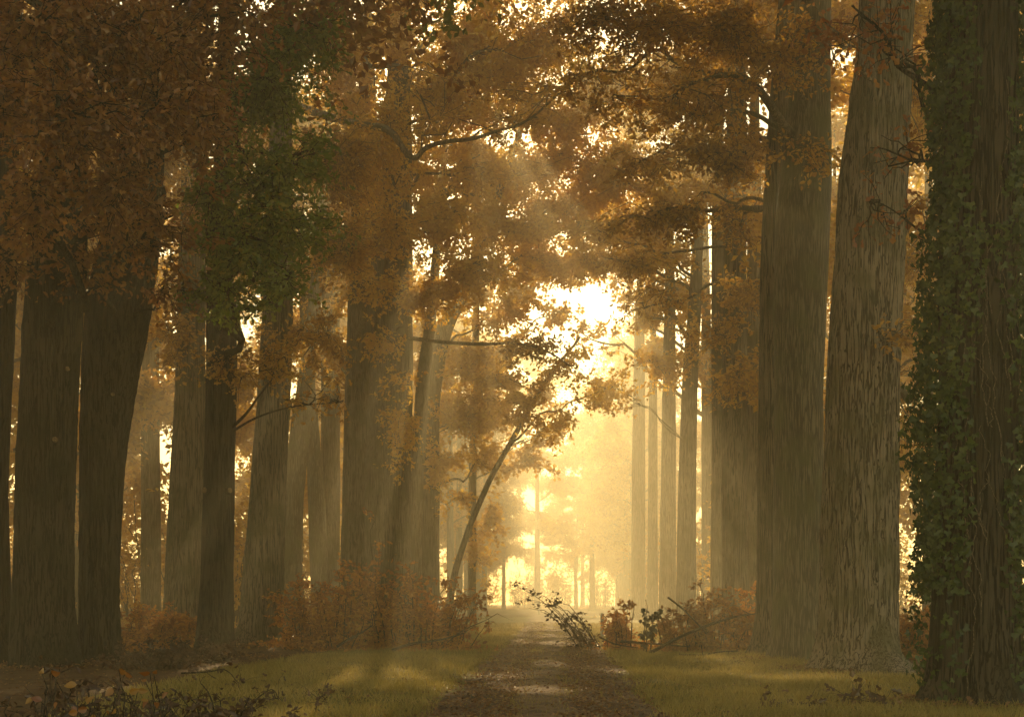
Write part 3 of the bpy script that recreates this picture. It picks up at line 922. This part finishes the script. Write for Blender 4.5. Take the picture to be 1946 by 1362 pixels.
for (x, y) in [(-21.8, 61), (-24, 72), (-30, 76), (-19.4, 77), (-26, 90), (-33, 86)]:
    spots.append((x, y, 'wood left'))
for (x, y) in [(-9, 196), (-2, 214), (6, 200), (13, 210), (-15, 216), (4, 232), (20, 226), (-8, 236), (11, 240), (-3, 262), (14, 266), (6, 280)]:
    spots.append((float(pathx(y)) + x, y, 'end'))
for (x, y) in [(-13, 20), (-17, 32), (-12, 9), (-9, -6), (-7.5, -18), (-6, -32), (-15, -14), (-30, 4), (13.5, 6), (-18, -2), (-24, 14), (-22, 46), (-26, 58), (16.5, 29)]:  # trees added beside and behind the camera to block sky light
    spots.append((x, y, 'near'))
used = set()
for (x, y, w) in spots:
    k = int(rr_.integers(0, 3))
    if w == 'row':
        k = int(rr_.integers(0, 2))
    s = float(rr_.uniform(.85, 1.15))
    lab = {'row': 'faint tree of the avenue dissolving in distant mist', 'wood left': 'hazy tree in the wood beyond the left row',
           'wood right': 'hazy tree in the thin wood beyond the right row', 'near': 'tree added beside the viewer to block sky light', 'end': 'faintest tree closing the far end of the avenue'}[w]
    grp = {'row': 'far avenue trees', 'wood left': 'wood behind the left row', 'wood right': 'wood behind the right row', 'near': 'shade trees added around the viewer', 'end': 'wood at the far end of the avenue'}[w]
    loc = (x, y, 0)
    rot = float(rr_.uniform(0, 6.28))
    scl = (s, s, s * float(rr_.uniform(.92, 1.1)))
    if k not in used:
        used.add(k)
        p = protos[k]
        p.location = loc; p.rotation_euler = (0, 0, rot); p.scale = scl; p['label'] = lab; p['group'] = grp
    else:
        dup(protos[k], loc, rot, scl, lab, grp)

# a belt of tall bushes behind the rows, copies of two
def bush(seed, mat):
    return shrub('hazel_bush', CX, 60, 'x', 'bush', 'x', 7.0, 8.0, 34, 4600, .28, mat, seed, shape='rhomb', arch=.3)


LATE_BUSHES = [(-13.5, 88), (-17, 96), (-20, 84), (-24, 104), (-30, 92), (-34, 118), (-22, 126), (-14, 132), (-40, 108), (-46, 130), (-28, 150), (-18, 160), (-52, 150), (-38, 165),
               (13, 78), (16, 88), (-16, 78), (-26, 82), (-19, 108), (-29, 108), (-37, 98), (-36, 84), (-44, 118), (-25, 116), (20, 80), (14.5, 100), (32, 120), (12.5, 120), (-6, 250), (2, 246), (9, 252), (16, 248), (-13, 240), (6, 262), (24, 250), (22, 130), (30, 140), (19, 108), (-60, 175), (-12, 112), (-32, 190), (-70, 190), (-48, 205), (-16, 205)]
# ------------------------------------------------------------------ sawn stubs and burrs on the near left trunks
def stub(tree_root, tr, px, py, rad, length, label):
    p = P(px, py, tr.d)
    z = p[2]
    c = tr.at(z)
    R = tr.rad(z)
    dx = np.clip((p[0] - c[0]) / R, -.97, .97)
    nrm = np.array([dx, -math.sqrt(1 - dx * dx), 0.08])
    s = c + nrm * R * .85
    e = c + nrm * (R + length)
    path = np.stack([s, (s + e) / 2, e])
    b = Buf()
    b.add(*tubes(path[None], np.array([[rad * 1.7, rad * 1.25, rad]]), 14))
    st = obj('branch_stub', b.mesh('branch_stub', tr.base, True), M['bark_shaded'], tree_root)
    b = Buf()
    b.add(*tubes(np.stack([e - nrm * .01, e + nrm * .006, e + nrm * .007])[None], np.array([[rad * .9, rad * .86, .002]]), 14))
    obj('sawn_face', b.mesh('sawn_face', tr.base, False), M['cut'], st)


stub(t4, tL4, 399, 936, .085, .10, '')
stub(t4, tL4, 437, 936, .075, .10, '')
stub(t1, tL1, 118, 845, .07, .06, '')
t2 = [o for o in bpy.data.objects if o.get('label', '').startswith('dark leaning oak, right stem')][0]
stub(t2, tL2, 163, 857, .06, .06, '')
stub(t1, tL1, 136, 712, .06, .08, '')
stub(t2, tL2, 226, 760, .05, .06, '')

# ------------------------------------------------------------------ ivy on the nearest oak
def build_ivy():
    tr = tR1
    r = np.random.default_rng(77)
    root = thing('ivy', tr.base, 'dark glossy ivy climbing the nearest oak at the right edge', 'ivy')
    N = 19000
    z = r.uniform(.05, 10.2, N)
    th = r.uniform(0, 2 * np.pi, N)
    # seen from the track: angle 0 = right, -pi/2 = facing the viewer, pi = left
    patch = fbm(np.stack([np.cos(th) * 1.6, np.sin(th) * 1.6, z * .55], -1), 3, 3)
    leftness = -np.cos(th)
    front = -np.sin(th)
    dens = .60 + .60 * np.abs(np.cos(th)) + .5 * patch
    bare = np.exp(-((th - (1.5 * np.pi - .10)) / .42) ** 2) * np.where(z < 7.5, 1, .7) * (1 - .75 * np.exp(-((z - 6.3) / .55) ** 2))
    dens -= 1.0 * bare
    dens *= np.where(z < 1.6, .25 + .5 * np.clip(np.cos(th), 0, 1), 1)
    dens -= np.where((z > 7.6) & (np.cos(th) > -.3) & (front > 0), .35, 0)
    keep = r.uniform(.12, .95, N) < dens
    z, th, leftness, patch = z[keep], th[keep], leftness[keep], patch[keep]
    R = np.array([tr.rad(v) for v in z])
    cx = np.interp(z, tr._z, tr._x)
    bul = .05 + .13 * r.uniform(0, 1, len(z)) ** 1.5 + np.clip(patch, 0, 1) * .12
    bul += np.clip(fbm(np.stack([np.cos(th) * 2.5, np.sin(th) * 2.5, z * 1.1], -1), 33, 3), 0, 1) * .28 * r.uniform(.2, 1, len(z))
    hang = np.exp(-((z - 3.9) / 1.2) ** 2) * np.clip(leftness, 0, 1)
    bul += hang * r.uniform(0, .50, len(z)) ** 1.2
    pos = np.stack([cx + np.cos(th) * (R + bul), tr.d + np.sin(th) * (R + bul), z], -1)
    out = np.stack([np.cos(th), np.sin(th), 0 * th], -1)
    n = len(z)
    sz = r.uniform(.06, .125, n)
    u = r.normal(size=(n, 3)) * .55 + np.array([0, 0, -1.0])
    u = unit(u)
    m = out + r.normal(size=(n, 3)) * .45 + np.array([0, 0, .25])
    m = unit(m - (m * u).sum(1, keepdims=True) * u)
    w = np.cross(u, m)
    px = CX + pos[:, 0] / pos[:, 1] * F
    py = HY - (pos[:, 2] - EYE) / pos[:, 1] * F
    vis = (out[:, 1] < .1) & (px < 1940) & (py > 5) & (py < 1355)
    order = np.argsort(-(sz * vis * (1 + bul)))[:300]
    me = make_mesh('leaf', *LEAF['ivy']); me.materials.append(M['ivy'])
    for k in order:
        lo = obj('leaf', me, None, root)
        lo.matrix_local = mat4(w[k], u[k], m[k], pos[k] - tr.base, sz[k])
    mk = np.ones(n, bool); mk[order] = False
    b = Buf()
    b.add(*leaf_verts('ivy', pos[mk], sz[mk], (w[mk], u[mk], m[mk])))
    obj('foliage', b.mesh('foliage', tr.base), M['ivy'], root, kind='stuff')
    # bare vines wandering over the bark
    for k in range(16):
        th0 = 1.5 * np.pi + r.uniform(-.75, .95)
        z0 = r.uniform(.1, 4.5) if k % 2 else r.uniform(3.6, 6.5)
        L = r.uniform(1.2, 3.2)
        m_ = 22
        zz = z0 + np.linspace(0, L, m_)
        tht = th0 + np.cumsum(r.normal(size=m_) * .05) + np.linspace(0, r.uniform(-.5, .5), m_)
        Rr = np.array([tr.rad(v) for v in zz]) * 1.0 + .055
        pth = np.stack([np.interp(zz, tr._z, tr._x) + np.cos(tht) * Rr, tr.d + np.sin(tht) * Rr, zz], -1)
        b = Buf(); b.add(*tubes(pth[None], np.linspace(.009, .004, m_)[None], 5))
        obj('vine', b.mesh('vine', tr.base, True), M['vine'], root)


build_ivy()

# ------------------------------------------------------------------ shrubs, brush, fallen branches
def shrub(name, px, d, label, cat, group, width, height, n_stem, n_leaf, size, mat, seed, shape='hex', arch=.4, droop=.3, single=0, lean=0.0, zlift=0.0, stem=None):
    r = np.random.default_rng(seed)
    base = np.array([(px - CX) / F * d, d, 0.0])
    base[2] = float(gz(base[0], base[1]))
    root = thing(name, base, label, cat, group)
    K = 9
    a = r.uniform(0, 2 * np.pi, n_stem)
    q = r.uniform(0, 1, n_stem) ** .6
    st = np.stack([np.cos(a) * q * width * .35, np.sin(a) * q * width * .25, 0 * a - .05], -1)
    hh = height * r.uniform(.4, .95, n_stem) * (1 - .35 * q ** 2)
    hh = np.where(r.uniform(size=n_stem) < .15, hh * 1.3, hh)
    end = np.stack([np.cos(a) * q * width * .5 + r.normal(size=n_stem) * width * .08 + lean * hh, np.sin(a) * q * width * .4 + r.normal(size=n_stem) * width * .06, hh], -1)
    t = np.linspace(0, 1, K)[None, :, None]
    ctl = st * .5 + end * .5 + np.array([0, 0, 1.0]) * (hh * arch)[:, None]
    pt = (1 - t) ** 2 * st[:, None] + 2 * t * (1 - t) * ctl[:, None] + t ** 2 * end[:, None]
    pt = pt + r.normal(size=pt.shape) * .02 * height * t
    b = Buf()
    b.add(*tubes(pt, (.012 + .004 * height) * (1 - .8 * t[..., 0]) * np.ones((n_stem, 1)), 5))
    # side twigs
    n_tw = max(20, n_leaf // 9)
    si = r.integers(0, n_stem, n_tw); ti = r.integers(0, K, n_tw)
    s0 = pt[si, ti]
    dr = unit(r.normal(size=(n_tw, 3)) * np.array([1, 1, .6]) + np.array([0, 0, .25]))
    ln = (.10 + .13 * height) * r.uniform(.5, 1.4, (n_tw, 1))
    tt = np.linspace(0, 1, 4)[None, :, None]
    tw = s0[:, None] + dr[:, None] * ln[:, None] * tt
    tw[..., 2] = np.maximum(tw[..., 2], .03)
    b.add(*tubes(tw, .005 * (1 - .6 * tt[..., 0]) * np.ones((n_tw, 1)), 3))
    obj('stem', b.mesh('stem', (0, 0, 0), True), stem or M['twig'], root)
    li = r.integers(0, n_tw, n_leaf)
    f = r.uniform(.1, 1.05, (n_leaf, 1))
    pos = tw[li, 0] * (1 - f) + tw[li, 3] * f + r.normal(size=(n_leaf, 3)) * .03
    if n_leaf > 600:      # dropped leaves heaped between the stems
        k = n_leaf // 5
        pos[:k] = np.stack([r.normal(size=k) * width * .30, r.normal(size=k) * width * .22, np.abs(r.normal(size=k)) * .16], -1)
    pos[:, 2] = np.maximum(pos[:, 2], .04)
    sz = size * r.uniform(.6, 1.25, n_leaf)
    fr = leaf_frames(n_leaf, r, droop=droop, flat=.4, outward=dr[li] * .5)
    if single:
        order = np.argsort(-sz * (pos[:, 2] > .15))[:single]
        me = make_mesh('leaf', *LEAF[shape]); me.materials.append(mat)
        for k in order:
            lo = obj('leaf', me, None, root)
            lo.matrix_local = mat4(fr[0][k], fr[1][k], fr[2][k], pos[k], sz[k])
        mk = np.ones(n_leaf, bool); mk[order] = False
        pos, sz, fr = pos[mk], sz[mk], [x[mk] for x in fr]
    if len(pos):
        b = Buf()
        b.add(*leaf_verts(shape, pos, sz, fr))
        obj('foliage', b.mesh('foliage'), mat, root, kind='stuff')
    return root


bushes = [bush(351, M['gold']), bush(352, M['brown'])]
rb = np.random.default_rng(66)
for k, (x, y) in enumerate(LATE_BUSHES):
    lab = 'faint bush at the far end of the track' if y > 238 else 'golden bush glowing in the mist behind the left row' if x < 0 else 'golden bush in the mist behind the right row'
    grp = 'bushes at the far end of the track' if y > 238 else 'bushes behind the left row' if x < 0 else 'bushes behind the right row'
    rot = float(rb.uniform(0, 6.28)); sc_ = float(rb.uniform(.85, 1.35))
    if k < 2:
        p = bushes[k]
        p.location = (x, y, 0); p.rotation_euler = (0, 0, rot); p.scale = (sc_,) * 3; p['label'] = lab; p['group'] = grp
    else:
        dup(bushes[k % 2], (x, y, 0), rot, (sc_,) * 3, lab, grp)

SG = 'copper shrubs beside the track'
shrub('copper_shrub', 575, 45, 'copper shrub at the left end of the thicket by the leaning oak', 'shrub', SG, 2.2, 2.3, 26, 2600, .15, M['copper'], 301)
shrub('copper_shrub', 640, 43, 'low copper shrub in the middle of the left thicket', 'shrub', SG, 2.4, 2.0, 28, 3000, .15, M['copper'], 302)
shrub('copper_shrub', 700, 44, 'tallest orange shrub, pointed top, in front of the broad pair of trunks', 'shrub', SG, 2.4, 3.4, 26, 3400, .15, M['copper'], 303)
shrub('copper_shrub', 775, 43, 'rounded copper shrub right of the tallest one', 'shrub', SG, 2.6, 2.4, 30, 3600, .15, M['copper'], 304)
shrub('copper_shrub', 845, 42, 'copper shrub at the right end of the thicket, next to the track', 'shrub', SG, 2.2, 1.9, 24, 2200, .15, M['copper'], 305, lean=.3)
shrub('russet_shrub', 270, 42, 'russet shrub between the big oak pair and the grey oak', 'shrub', SG, 2.6, 1.5, 26, 3000, .15, M['copper'], 306)
shrub('russet_shrub', 340, 44, 'russet shrub at the foot of the grey oak', 'shrub', SG, 2.4, 1.3, 24, 2600, .15, M['copper'], 307)
shrub('brush_shrub', 1120, 44, 'loose arching shrub reaching left over the right track edge', 'shrub', SG, 1.4, 1.9, 13, 680, .11, M['dead'], 308, shape='ovate', lean=-1.1, single=200, arch=.55)
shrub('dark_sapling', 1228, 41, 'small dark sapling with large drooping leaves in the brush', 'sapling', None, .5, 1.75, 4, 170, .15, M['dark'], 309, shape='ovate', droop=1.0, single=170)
shrub('brush_shrub', 1190, 43, 'sparse russet shrub left of the dark sapling', 'shrub', SG, 1.6, 1.5, 16, 1200, .15, M['copper'], 310)
shrub('brush_shrub', 1290, 42, 'tangled brown shrub right of the dark sapling', 'shrub', SG, 2.2, 1.5, 24, 1800, .15, M['rust'], 311)
shrub('brush_shrub', 1360, 42, 'brown shrub in front of the three close trunks', 'shrub', SG, 2.2, 2.1, 24, 2000, .15, M['rust'], 312)
shrub('brush_shrub', 1425, 42, 'russet shrub leaning on the narrow dark trunk', 'shrub', SG, 1.6, 1.9, 18, 1500, .15, M['copper'], 313)
shrub('russet_shrub', 1735, 36, 'russet shrub between the huge oak and the ivy oak', 'shrub', SG, 1.6, 1.4, 24, 2400, .14, M['copper'], 314)

# near left: rough undergrowth with a few big yellow leaves
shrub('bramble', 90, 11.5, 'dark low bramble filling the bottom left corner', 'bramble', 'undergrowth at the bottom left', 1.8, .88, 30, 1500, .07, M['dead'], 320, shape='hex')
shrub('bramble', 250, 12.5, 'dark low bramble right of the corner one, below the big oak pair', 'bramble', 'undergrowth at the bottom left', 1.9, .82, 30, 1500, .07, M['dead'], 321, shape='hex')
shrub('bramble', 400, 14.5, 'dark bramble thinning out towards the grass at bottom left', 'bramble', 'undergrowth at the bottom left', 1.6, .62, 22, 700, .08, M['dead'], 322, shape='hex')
def seedling(spots, d, label, seed):
    r = np.random.default_rng(seed)
    c = P(np.mean([p[0] for p in spots]), 1200, d)
    base = np.array([c[0], d, 0.0])
    root = thing('yellow_seedling', base, label, 'seedling', 'yellow-leaved seedlings at the bottom left')
    me = make_mesh('leaf', *LEAF['ovate']); me.materials.append(M['yellow'])
    for (px, py) in spots:
        p = P(px, py, d + r.uniform(-.4, .4)) - base
        foot = np.array([p[0] + r.normal() * .12, p[1] + r.normal() * .12, -.03])
        t = np.linspace(0, 1, 6)[:, None]
        pth = foot * (1 - t) + p * t + np.array([r.normal() * .08, r.normal() * .08, 0]) * np.sin(t * np.pi)
        b = Buf(); b.add(*tubes(pth[None], np.linspace(.005, .003, 6)[None], 4))
        obj('stem', b.mesh('stem', (0, 0, 0), True), M['twig'], root)
        u = unit(np.array([r.normal(), r.normal() * .5 - .3, r.normal() * .6 - .1]))
        m = np.array([r.normal() * .5, -1.0, r.normal() * .5 + .3])
        m = unit(m - (m * u).sum() * u)
        lo = obj('leaf', me, None, root)
        lo.matrix_local = mat4(np.cross(u, m), u, m, p, r.uniform(.055, .09))


seedling([(62, 1325), (78, 1272), (98, 1278), (110, 1335), (80, 1330), (138, 1340), (148, 1352), (177, 1356), (167, 1346), (146, 1300), (162, 1326), (178, 1322)], 10.0,
         'yellow-leaved seedlings nearest the bottom left corner', 331)
seedling([(215, 1308), (226, 1272), (238, 1277), (246, 1316), (262, 1311), (276, 1295), (285, 1278), (292, 1279), (268, 1330), (282, 1328), (295, 1341), (308, 1325), (205, 1355), (222, 1345)], 10.6,
         'second patch of yellow and orange seedlings, right of the corner ones', 332)


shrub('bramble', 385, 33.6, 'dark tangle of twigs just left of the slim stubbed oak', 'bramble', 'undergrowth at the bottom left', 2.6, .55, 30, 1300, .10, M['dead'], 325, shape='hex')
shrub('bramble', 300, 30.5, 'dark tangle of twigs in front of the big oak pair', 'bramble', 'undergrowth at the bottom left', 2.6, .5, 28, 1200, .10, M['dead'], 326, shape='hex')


def fallen(name, pts, d, r0, label, seed, n_leaf=0, size=.12, mat=None, group='fallen branches by the track', side=5, shape='oak', single=True, lift=0.0):
    """pts: (column,row) along the stick; the row gives its height at depth d"""
    r = np.random.default_rng(seed)
    w = np.array([P(px, py, d + dd) for px, py, dd in pts])
    base = np.array([w[0, 0], w[0, 1], 0.0])
    base[2] = float(gz(base[0], base[1]))
    w = refine(w, 2)
    w[:, 2] = np.maximum(w[:, 2], gz(w[:, 0], w[:, 1]) + r0 * .6)
    w = w - base
    root = thing(name, base, label, 'branch', group)
    K = len(w)
    b = Buf()
    b.add(*tubes(w[None], np.linspace(r0, r0 * .35, K)[None], 8))
    pos = None
    if side:
        S = side
        si = r.integers(K // 4, K, S)
        L = r.uniform(.25, .7, (S, 1)) * (.6 + r0 * 6)
        dr = unit(r.normal(size=(S, 3)) + np.array([0, 0, .35]))
        tt = np.linspace(0, 1, 5)[None, :, None]
        sp = w[si][:, None] + dr[:, None] * L[:, None] * tt + r.normal(size=(S, 5, 3)) * .03 * tt
        gl = gz(sp[..., 0] + base[0], sp[..., 1] + base[1]) - base[2]
        sp[..., 2] = np.maximum(sp[..., 2], gl + .02)
        b.add(*tubes(sp, np.maximum(.005, r0 * .3) * (1 - .7 * tt[..., 0]) * np.ones((S, 1)), 4))
        if n_leaf:
            li = r.integers(0, S, n_leaf); lj = r.integers(1, 5, n_leaf)
            pos = sp[li, lj] + r.normal(size=(n_leaf, 3)) * .05
            pos[:, 2] = np.maximum(pos[:, 2], .05)
    obj('stick', b.mesh('stick', (0, 0, 0), True), M['twig'], root)
    if pos is not None:
        sz = size * r.uniform(.7, 1.2, n_leaf)
        fr = leaf_frames(n_leaf, r, droop=.6, flat=.1)
        me = make_mesh('leaf', *LEAF[shape]); me.materials.append(mat)
        for k in range(n_leaf):
            lo = obj('leaf', me, None, root)
            lo.matrix_local = mat4(fr[0][k], fr[1][k], fr[2][k], pos[k], sz[k])
    return root


fallen('fallen_branch', [(640, 1228, 0), (660, 1215, 0), (690, 1200, 0), (708, 1187, .2)], 41, .045, 'sawn-off branch end slanting up out of the left thicket', 401)
fallen('fallen_branch', [(745, 1235, 0), (780, 1222, 0), (830, 1217, .2), (875, 1205, .5)], 40.5, .05, 'long dark branch along the foot of the left thicket', 402)
fallen('fallen_branch', [(850, 1220, 0), (880, 1195, .2), (920, 1180, .4), (945, 1165, .6)], 41, .02, 'thin twig reaching out of the left thicket over the track', 403, n_leaf=22, mat=M['copper'], shape='ovate', size=.10, side=6)
fallen('fallen_branch', [(1235, 1240, 0), (1290, 1210, .2), (1350, 1185, .4), (1400, 1170, .6), (1440, 1165, .8)], 39.5, .055, 'long bowed branch lying across the right brush pile', 404)
fallen('fallen_branch', [(1270, 1135, .6), (1290, 1150, .3), (1310, 1168, 0), (1340, 1200, 0)], 40, .035, 'branch slanting down from the dark sapling into the brush', 405)
fallen('fallen_branch', [(1180, 1218, 0), (1240, 1222, .2), (1310, 1228, .3)], 40, .04, 'level stick at the front of the right brush pile', 406)
fallen('fallen_branch', [(1290, 1243, 0), (1320, 1250, 0), (1360, 1238, 0), (1400, 1236, .2)], 38, .035, 'crooked stick at the right foot of the brush pile', 407)
fallen('fallen_branch', [(1140, 1210, 0), (1170, 1225, 0), (1230, 1232, .3)], 42, .03, 'thin stick at the left foot of the right brush pile', 408)
fallen('fallen_branch', [(1558, 1352, 0), (1552, 1336, 0), (1535, 1334, 0), (1500, 1340, .1), (1445, 1345, .2)], 19.5, .012, 'fallen oak twig with curled brown leaves on the right grass', 409, n_leaf=44, mat=M['dead'], size=.13, side=12)
fallen('fallen_branch', [(1760, 1356, -.2), (1720, 1345, 0), (1670, 1335, .1), (1610, 1325, .3)], 19.6, .014, 'fallen oak twig with brown leaves beside the ivy oak', 410, n_leaf=52, mat=M['dead'], size=.13, side=16)
fallen('fallen_branch', [(345, 1278, .4), (400, 1276, .2), (430, 1268, 0), (455, 1300, -.2)], 23, .016, 'dark twig with hanging leaves in front of the slim oak', 411, n_leaf=36, mat=M['dead'], size=.11, side=10)
fallen('fallen_branch', [(470, 1345, -.2), (495, 1320, 0), (520, 1305, 0), (530, 1330, 0)], 20, .012, 'withered twig at the edge of the left grass', 412, n_leaf=34, mat=M['dead'], size=.10, side=10)
fallen('withered_plant', [(598, 1362, 0), (602, 1335, 0), (612, 1318, 0), (622, 1335, 0)], 18.6, .010, 'small withered dark plant alone at the bottom of the left grass', 413, n_leaf=20, mat=M['dead'], size=.09, side=8, group=None)

# ------------------------------------------------------------------ small posts by the far track
def post(px, d, h, w, label):
    base = np.array([(px - CX) / F * d, d, 0.0])
    root = thing('marker_post', base, label, 'post')
    b = Buf()
    hw = w / 2
    zz = [0 - .1, h * .9, h]
    rg = [hw, hw, hw * .7]
    v = []
    for z, q in zip(zz, rg):
        v += [(-q, -q, z), (q, -q, z), (q, q, z), (-q, q, z)]
    f = []
    for k in range(2):
        for j in range(4):
            f.append((4 * k + j, 4 * k + (j + 1) % 4, 4 * k + 4 + (j + 1) % 4, 4 * k + 4 + j))
    f.append((8, 9, 10, 11))
    b.add(v, [np.array(f)])
    obj('shaft', b.mesh('shaft'), M['post'], root)
    b = Buf()
    q = hw * 1.06
    v = [(x * q, y * q, z) for z in (h * .74, h * .86) for x, y in ((-1, -1), (1, -1), (1, 1), (-1, 1))]
    f = [(j, (j + 1) % 4, 4 + (j + 1) % 4, 4 + j) for j in range(4)]
    b.add(v, [np.array(f)])
    obj('reflector_band', b.mesh('reflector_band'), M['cut'], root)


post(1144, 56, 1.0, .11, 'slim pale marker post among the shrub right of the track')
post(1024, 150, 1.3, .26, 'faint post far down the track in the mist')

# ------------------------------------------------------------------ grass and fallen leaves
def grass():
    r = np.random.default_rng(91)
    N = 190000
    u = r.uniform(0, 1, N)
    y = 15 + 75 * u ** 1.7
    off = r.uniform(-6.6, 7.4, N)
    x = pathx(y) + off
    n1 = fbm(np.stack([x * .8, y * .5, 0 * x], -1), 61, 3)
    a = np.abs(off)
    prob = np.where(a > 1.5 + .25 * n1, 1.0, np.where(a < .42 + .2 * n1, .6, .06))
    prob = prob * np.clip(.75 + .6 * n1, .15, 1)
    keep = r.uniform(size=N) < prob
    x, y, a = x[keep], y[keep], a[keep]
    n = len(x)
    z = gz(x, y) + np.where(a < 1.5, .03, .0)
    h = r.uniform(.04, .15, n) ** 1.0 * np.where(a < 1.6, .55, 1) * (1 + .5 * np.clip(fbm(np.stack([x * .6, y * .6, 0 * x], -1), 71), -.6, 1))
    w = .006 + y * .00022
    th = r.uniform(0, 2 * np.pi, n)
    dx, dy = np.cos(th), np.sin(th)
    ln = r.normal(size=(n, 2)) * .5
    p0 = np.stack([x - dx * w, y - dy * w, z], -1)
    p1 = np.stack([x + dx * w, y + dy * w, z], -1)
    tip = np.stack([x + ln[:, 0] * h, y + ln[:, 1] * h, z + h], -1)
    v = np.stack([p0, p1, tip], 1).reshape(-1, 3)
    f = np.arange(n * 3).reshape(-1, 3)
    o = obj('verge_grass', make_mesh('verge_grass', v, [f]), M['grass'], kind='stuff')
    o['label'] = 'short yellow-green grass on both verges of the track'
    o['category'] = 'grass'


grass()


def litter():
    r = np.random.default_rng(93)
    N = 62000
    y = 14 + 80 * r.uniform(0, 1, N) ** 1.6
    off = np.where(r.uniform(size=N) < .45, r.normal(size=N) * 1.0, r.uniform(-22, 20, N))
    x = pathx(y) + off
    a = np.abs(off)
    verge = (a > 1.7) & (a < 6.0)
    keep = ~(verge & (r.uniform(size=N) < .4))
    x, y, a = x[keep], y[keep], a[keep]
    n = len(x)
    z = gz(x, y) + np.where(a < 1.4, .045, .02)
    pos = np.stack([x, y, z], -1)
    u = unit(np.stack([r.normal(size=n), r.normal(size=n), r.normal(size=n) * .25 + .1], -1))
    m = r.normal(size=(n, 3)) * .35 + np.array([0, 0, 1.0])
    m = unit(m - (m * u).sum(1, keepdims=True) * u)
    w = np.cross(u, m)
    v, p = leaf_verts('rhomb', pos, r.uniform(.04, .085, n), (w, u, m))
    o = obj('leaf_litter', make_mesh('leaf_litter', v, p), M['litter'], kind='stuff')
    o['label'] = 'brown and orange fallen leaves scattered over track and wood floor'
    o['category'] = 'leaves'


litter()


def banked_litter():
    r = np.random.default_rng(95)
    b = Buf()
    for tr in (tL0, tL1, tL2, tL3, tL4, tL5, tR1, tR2, tR3, tR4):
        n = 420
        th = r.uniform(0, 2 * np.pi, n)
        R = tr.rad(.1) * 1.25 + np.abs(r.normal(size=n)) * .38
        x = tr.base[0] + np.cos(th) * R
        y = tr.d + np.sin(th) * R
        z = gz(x, y) + .02 + .10 * np.exp(-(R - tr.rad(.1)) * 2.5) * r.uniform(.2, 1, n)
        u = unit(np.stack([r.normal(size=n), r.normal(size=n), r.normal(size=n) * .3], -1))
        m = r.normal(size=(n, 3)) * .5 + np.array([0, 0, 1.0])
        m = unit(m - (m * u).sum(1, keepdims=True) * u)
        b.add(*leaf_verts('hex', np.stack([x, y, z], -1), r.uniform(.06, .12, n), (np.cross(u, m), u, m)))
    o = obj('banked_leaves', b.mesh('banked_leaves'), M['litter'], kind='stuff')
    o['label'] = 'fallen leaves drifted against the feet of the near oaks'
    o['category'] = 'leaves'


banked_litter()

# ------------------------------------------------------------------ the mist
def haze():
    x0, x1, y0, y1, z0, z1 = -262, 262, -72, 462, -1.4, 37.0
    v = [(x, y, z) for z in (z0, z1) for y in (y0, y1) for x in (x0, x1)]
    f = [(0, 2, 3, 1), (4, 5, 7, 6), (0, 1, 5, 4), (2, 6, 7, 3), (0, 4, 6, 2), (1, 3, 7, 5)]
    m, t, out = new_mat('morning_mist')
    pv = t.nodes.new('ShaderNodeVolumePrincipled')
    pv.inputs['Color'].default_value = (0.985, 0.91, 0.64, 1)
    pv.inputs['Density'].default_value = HAZE_DENSITY
    pv.inputs['Anisotropy'].default_value = 0.60
    pv.inputs['Density Attribute'].default_value = ''
    pv.inputs['Color Attribute'].default_value = ''
    pv.inputs['Temperature Attribute'].default_value = ''
    pv.inputs['Blackbody Intensity'].default_value = 0
    t.links.new(pv.outputs[0], out.inputs['Volume'])
    m.cycles.homogeneous_volume = True
    o = obj('haze', make_mesh('haze', np.array(v, float), [np.array(f)]), m, kind='stuff')
    o['label'] = 'golden morning mist hanging through the whole wood'
    o['category'] = 'mist'


haze()
tri = sum(len(me.loops) - 2 * len(me.polygons) for me in bpy.data.meshes)
print('TRIS_ABOUT', tri, 'crown leaves', LEAVES_TOTAL, 'objects', len(bpy.data.objects))
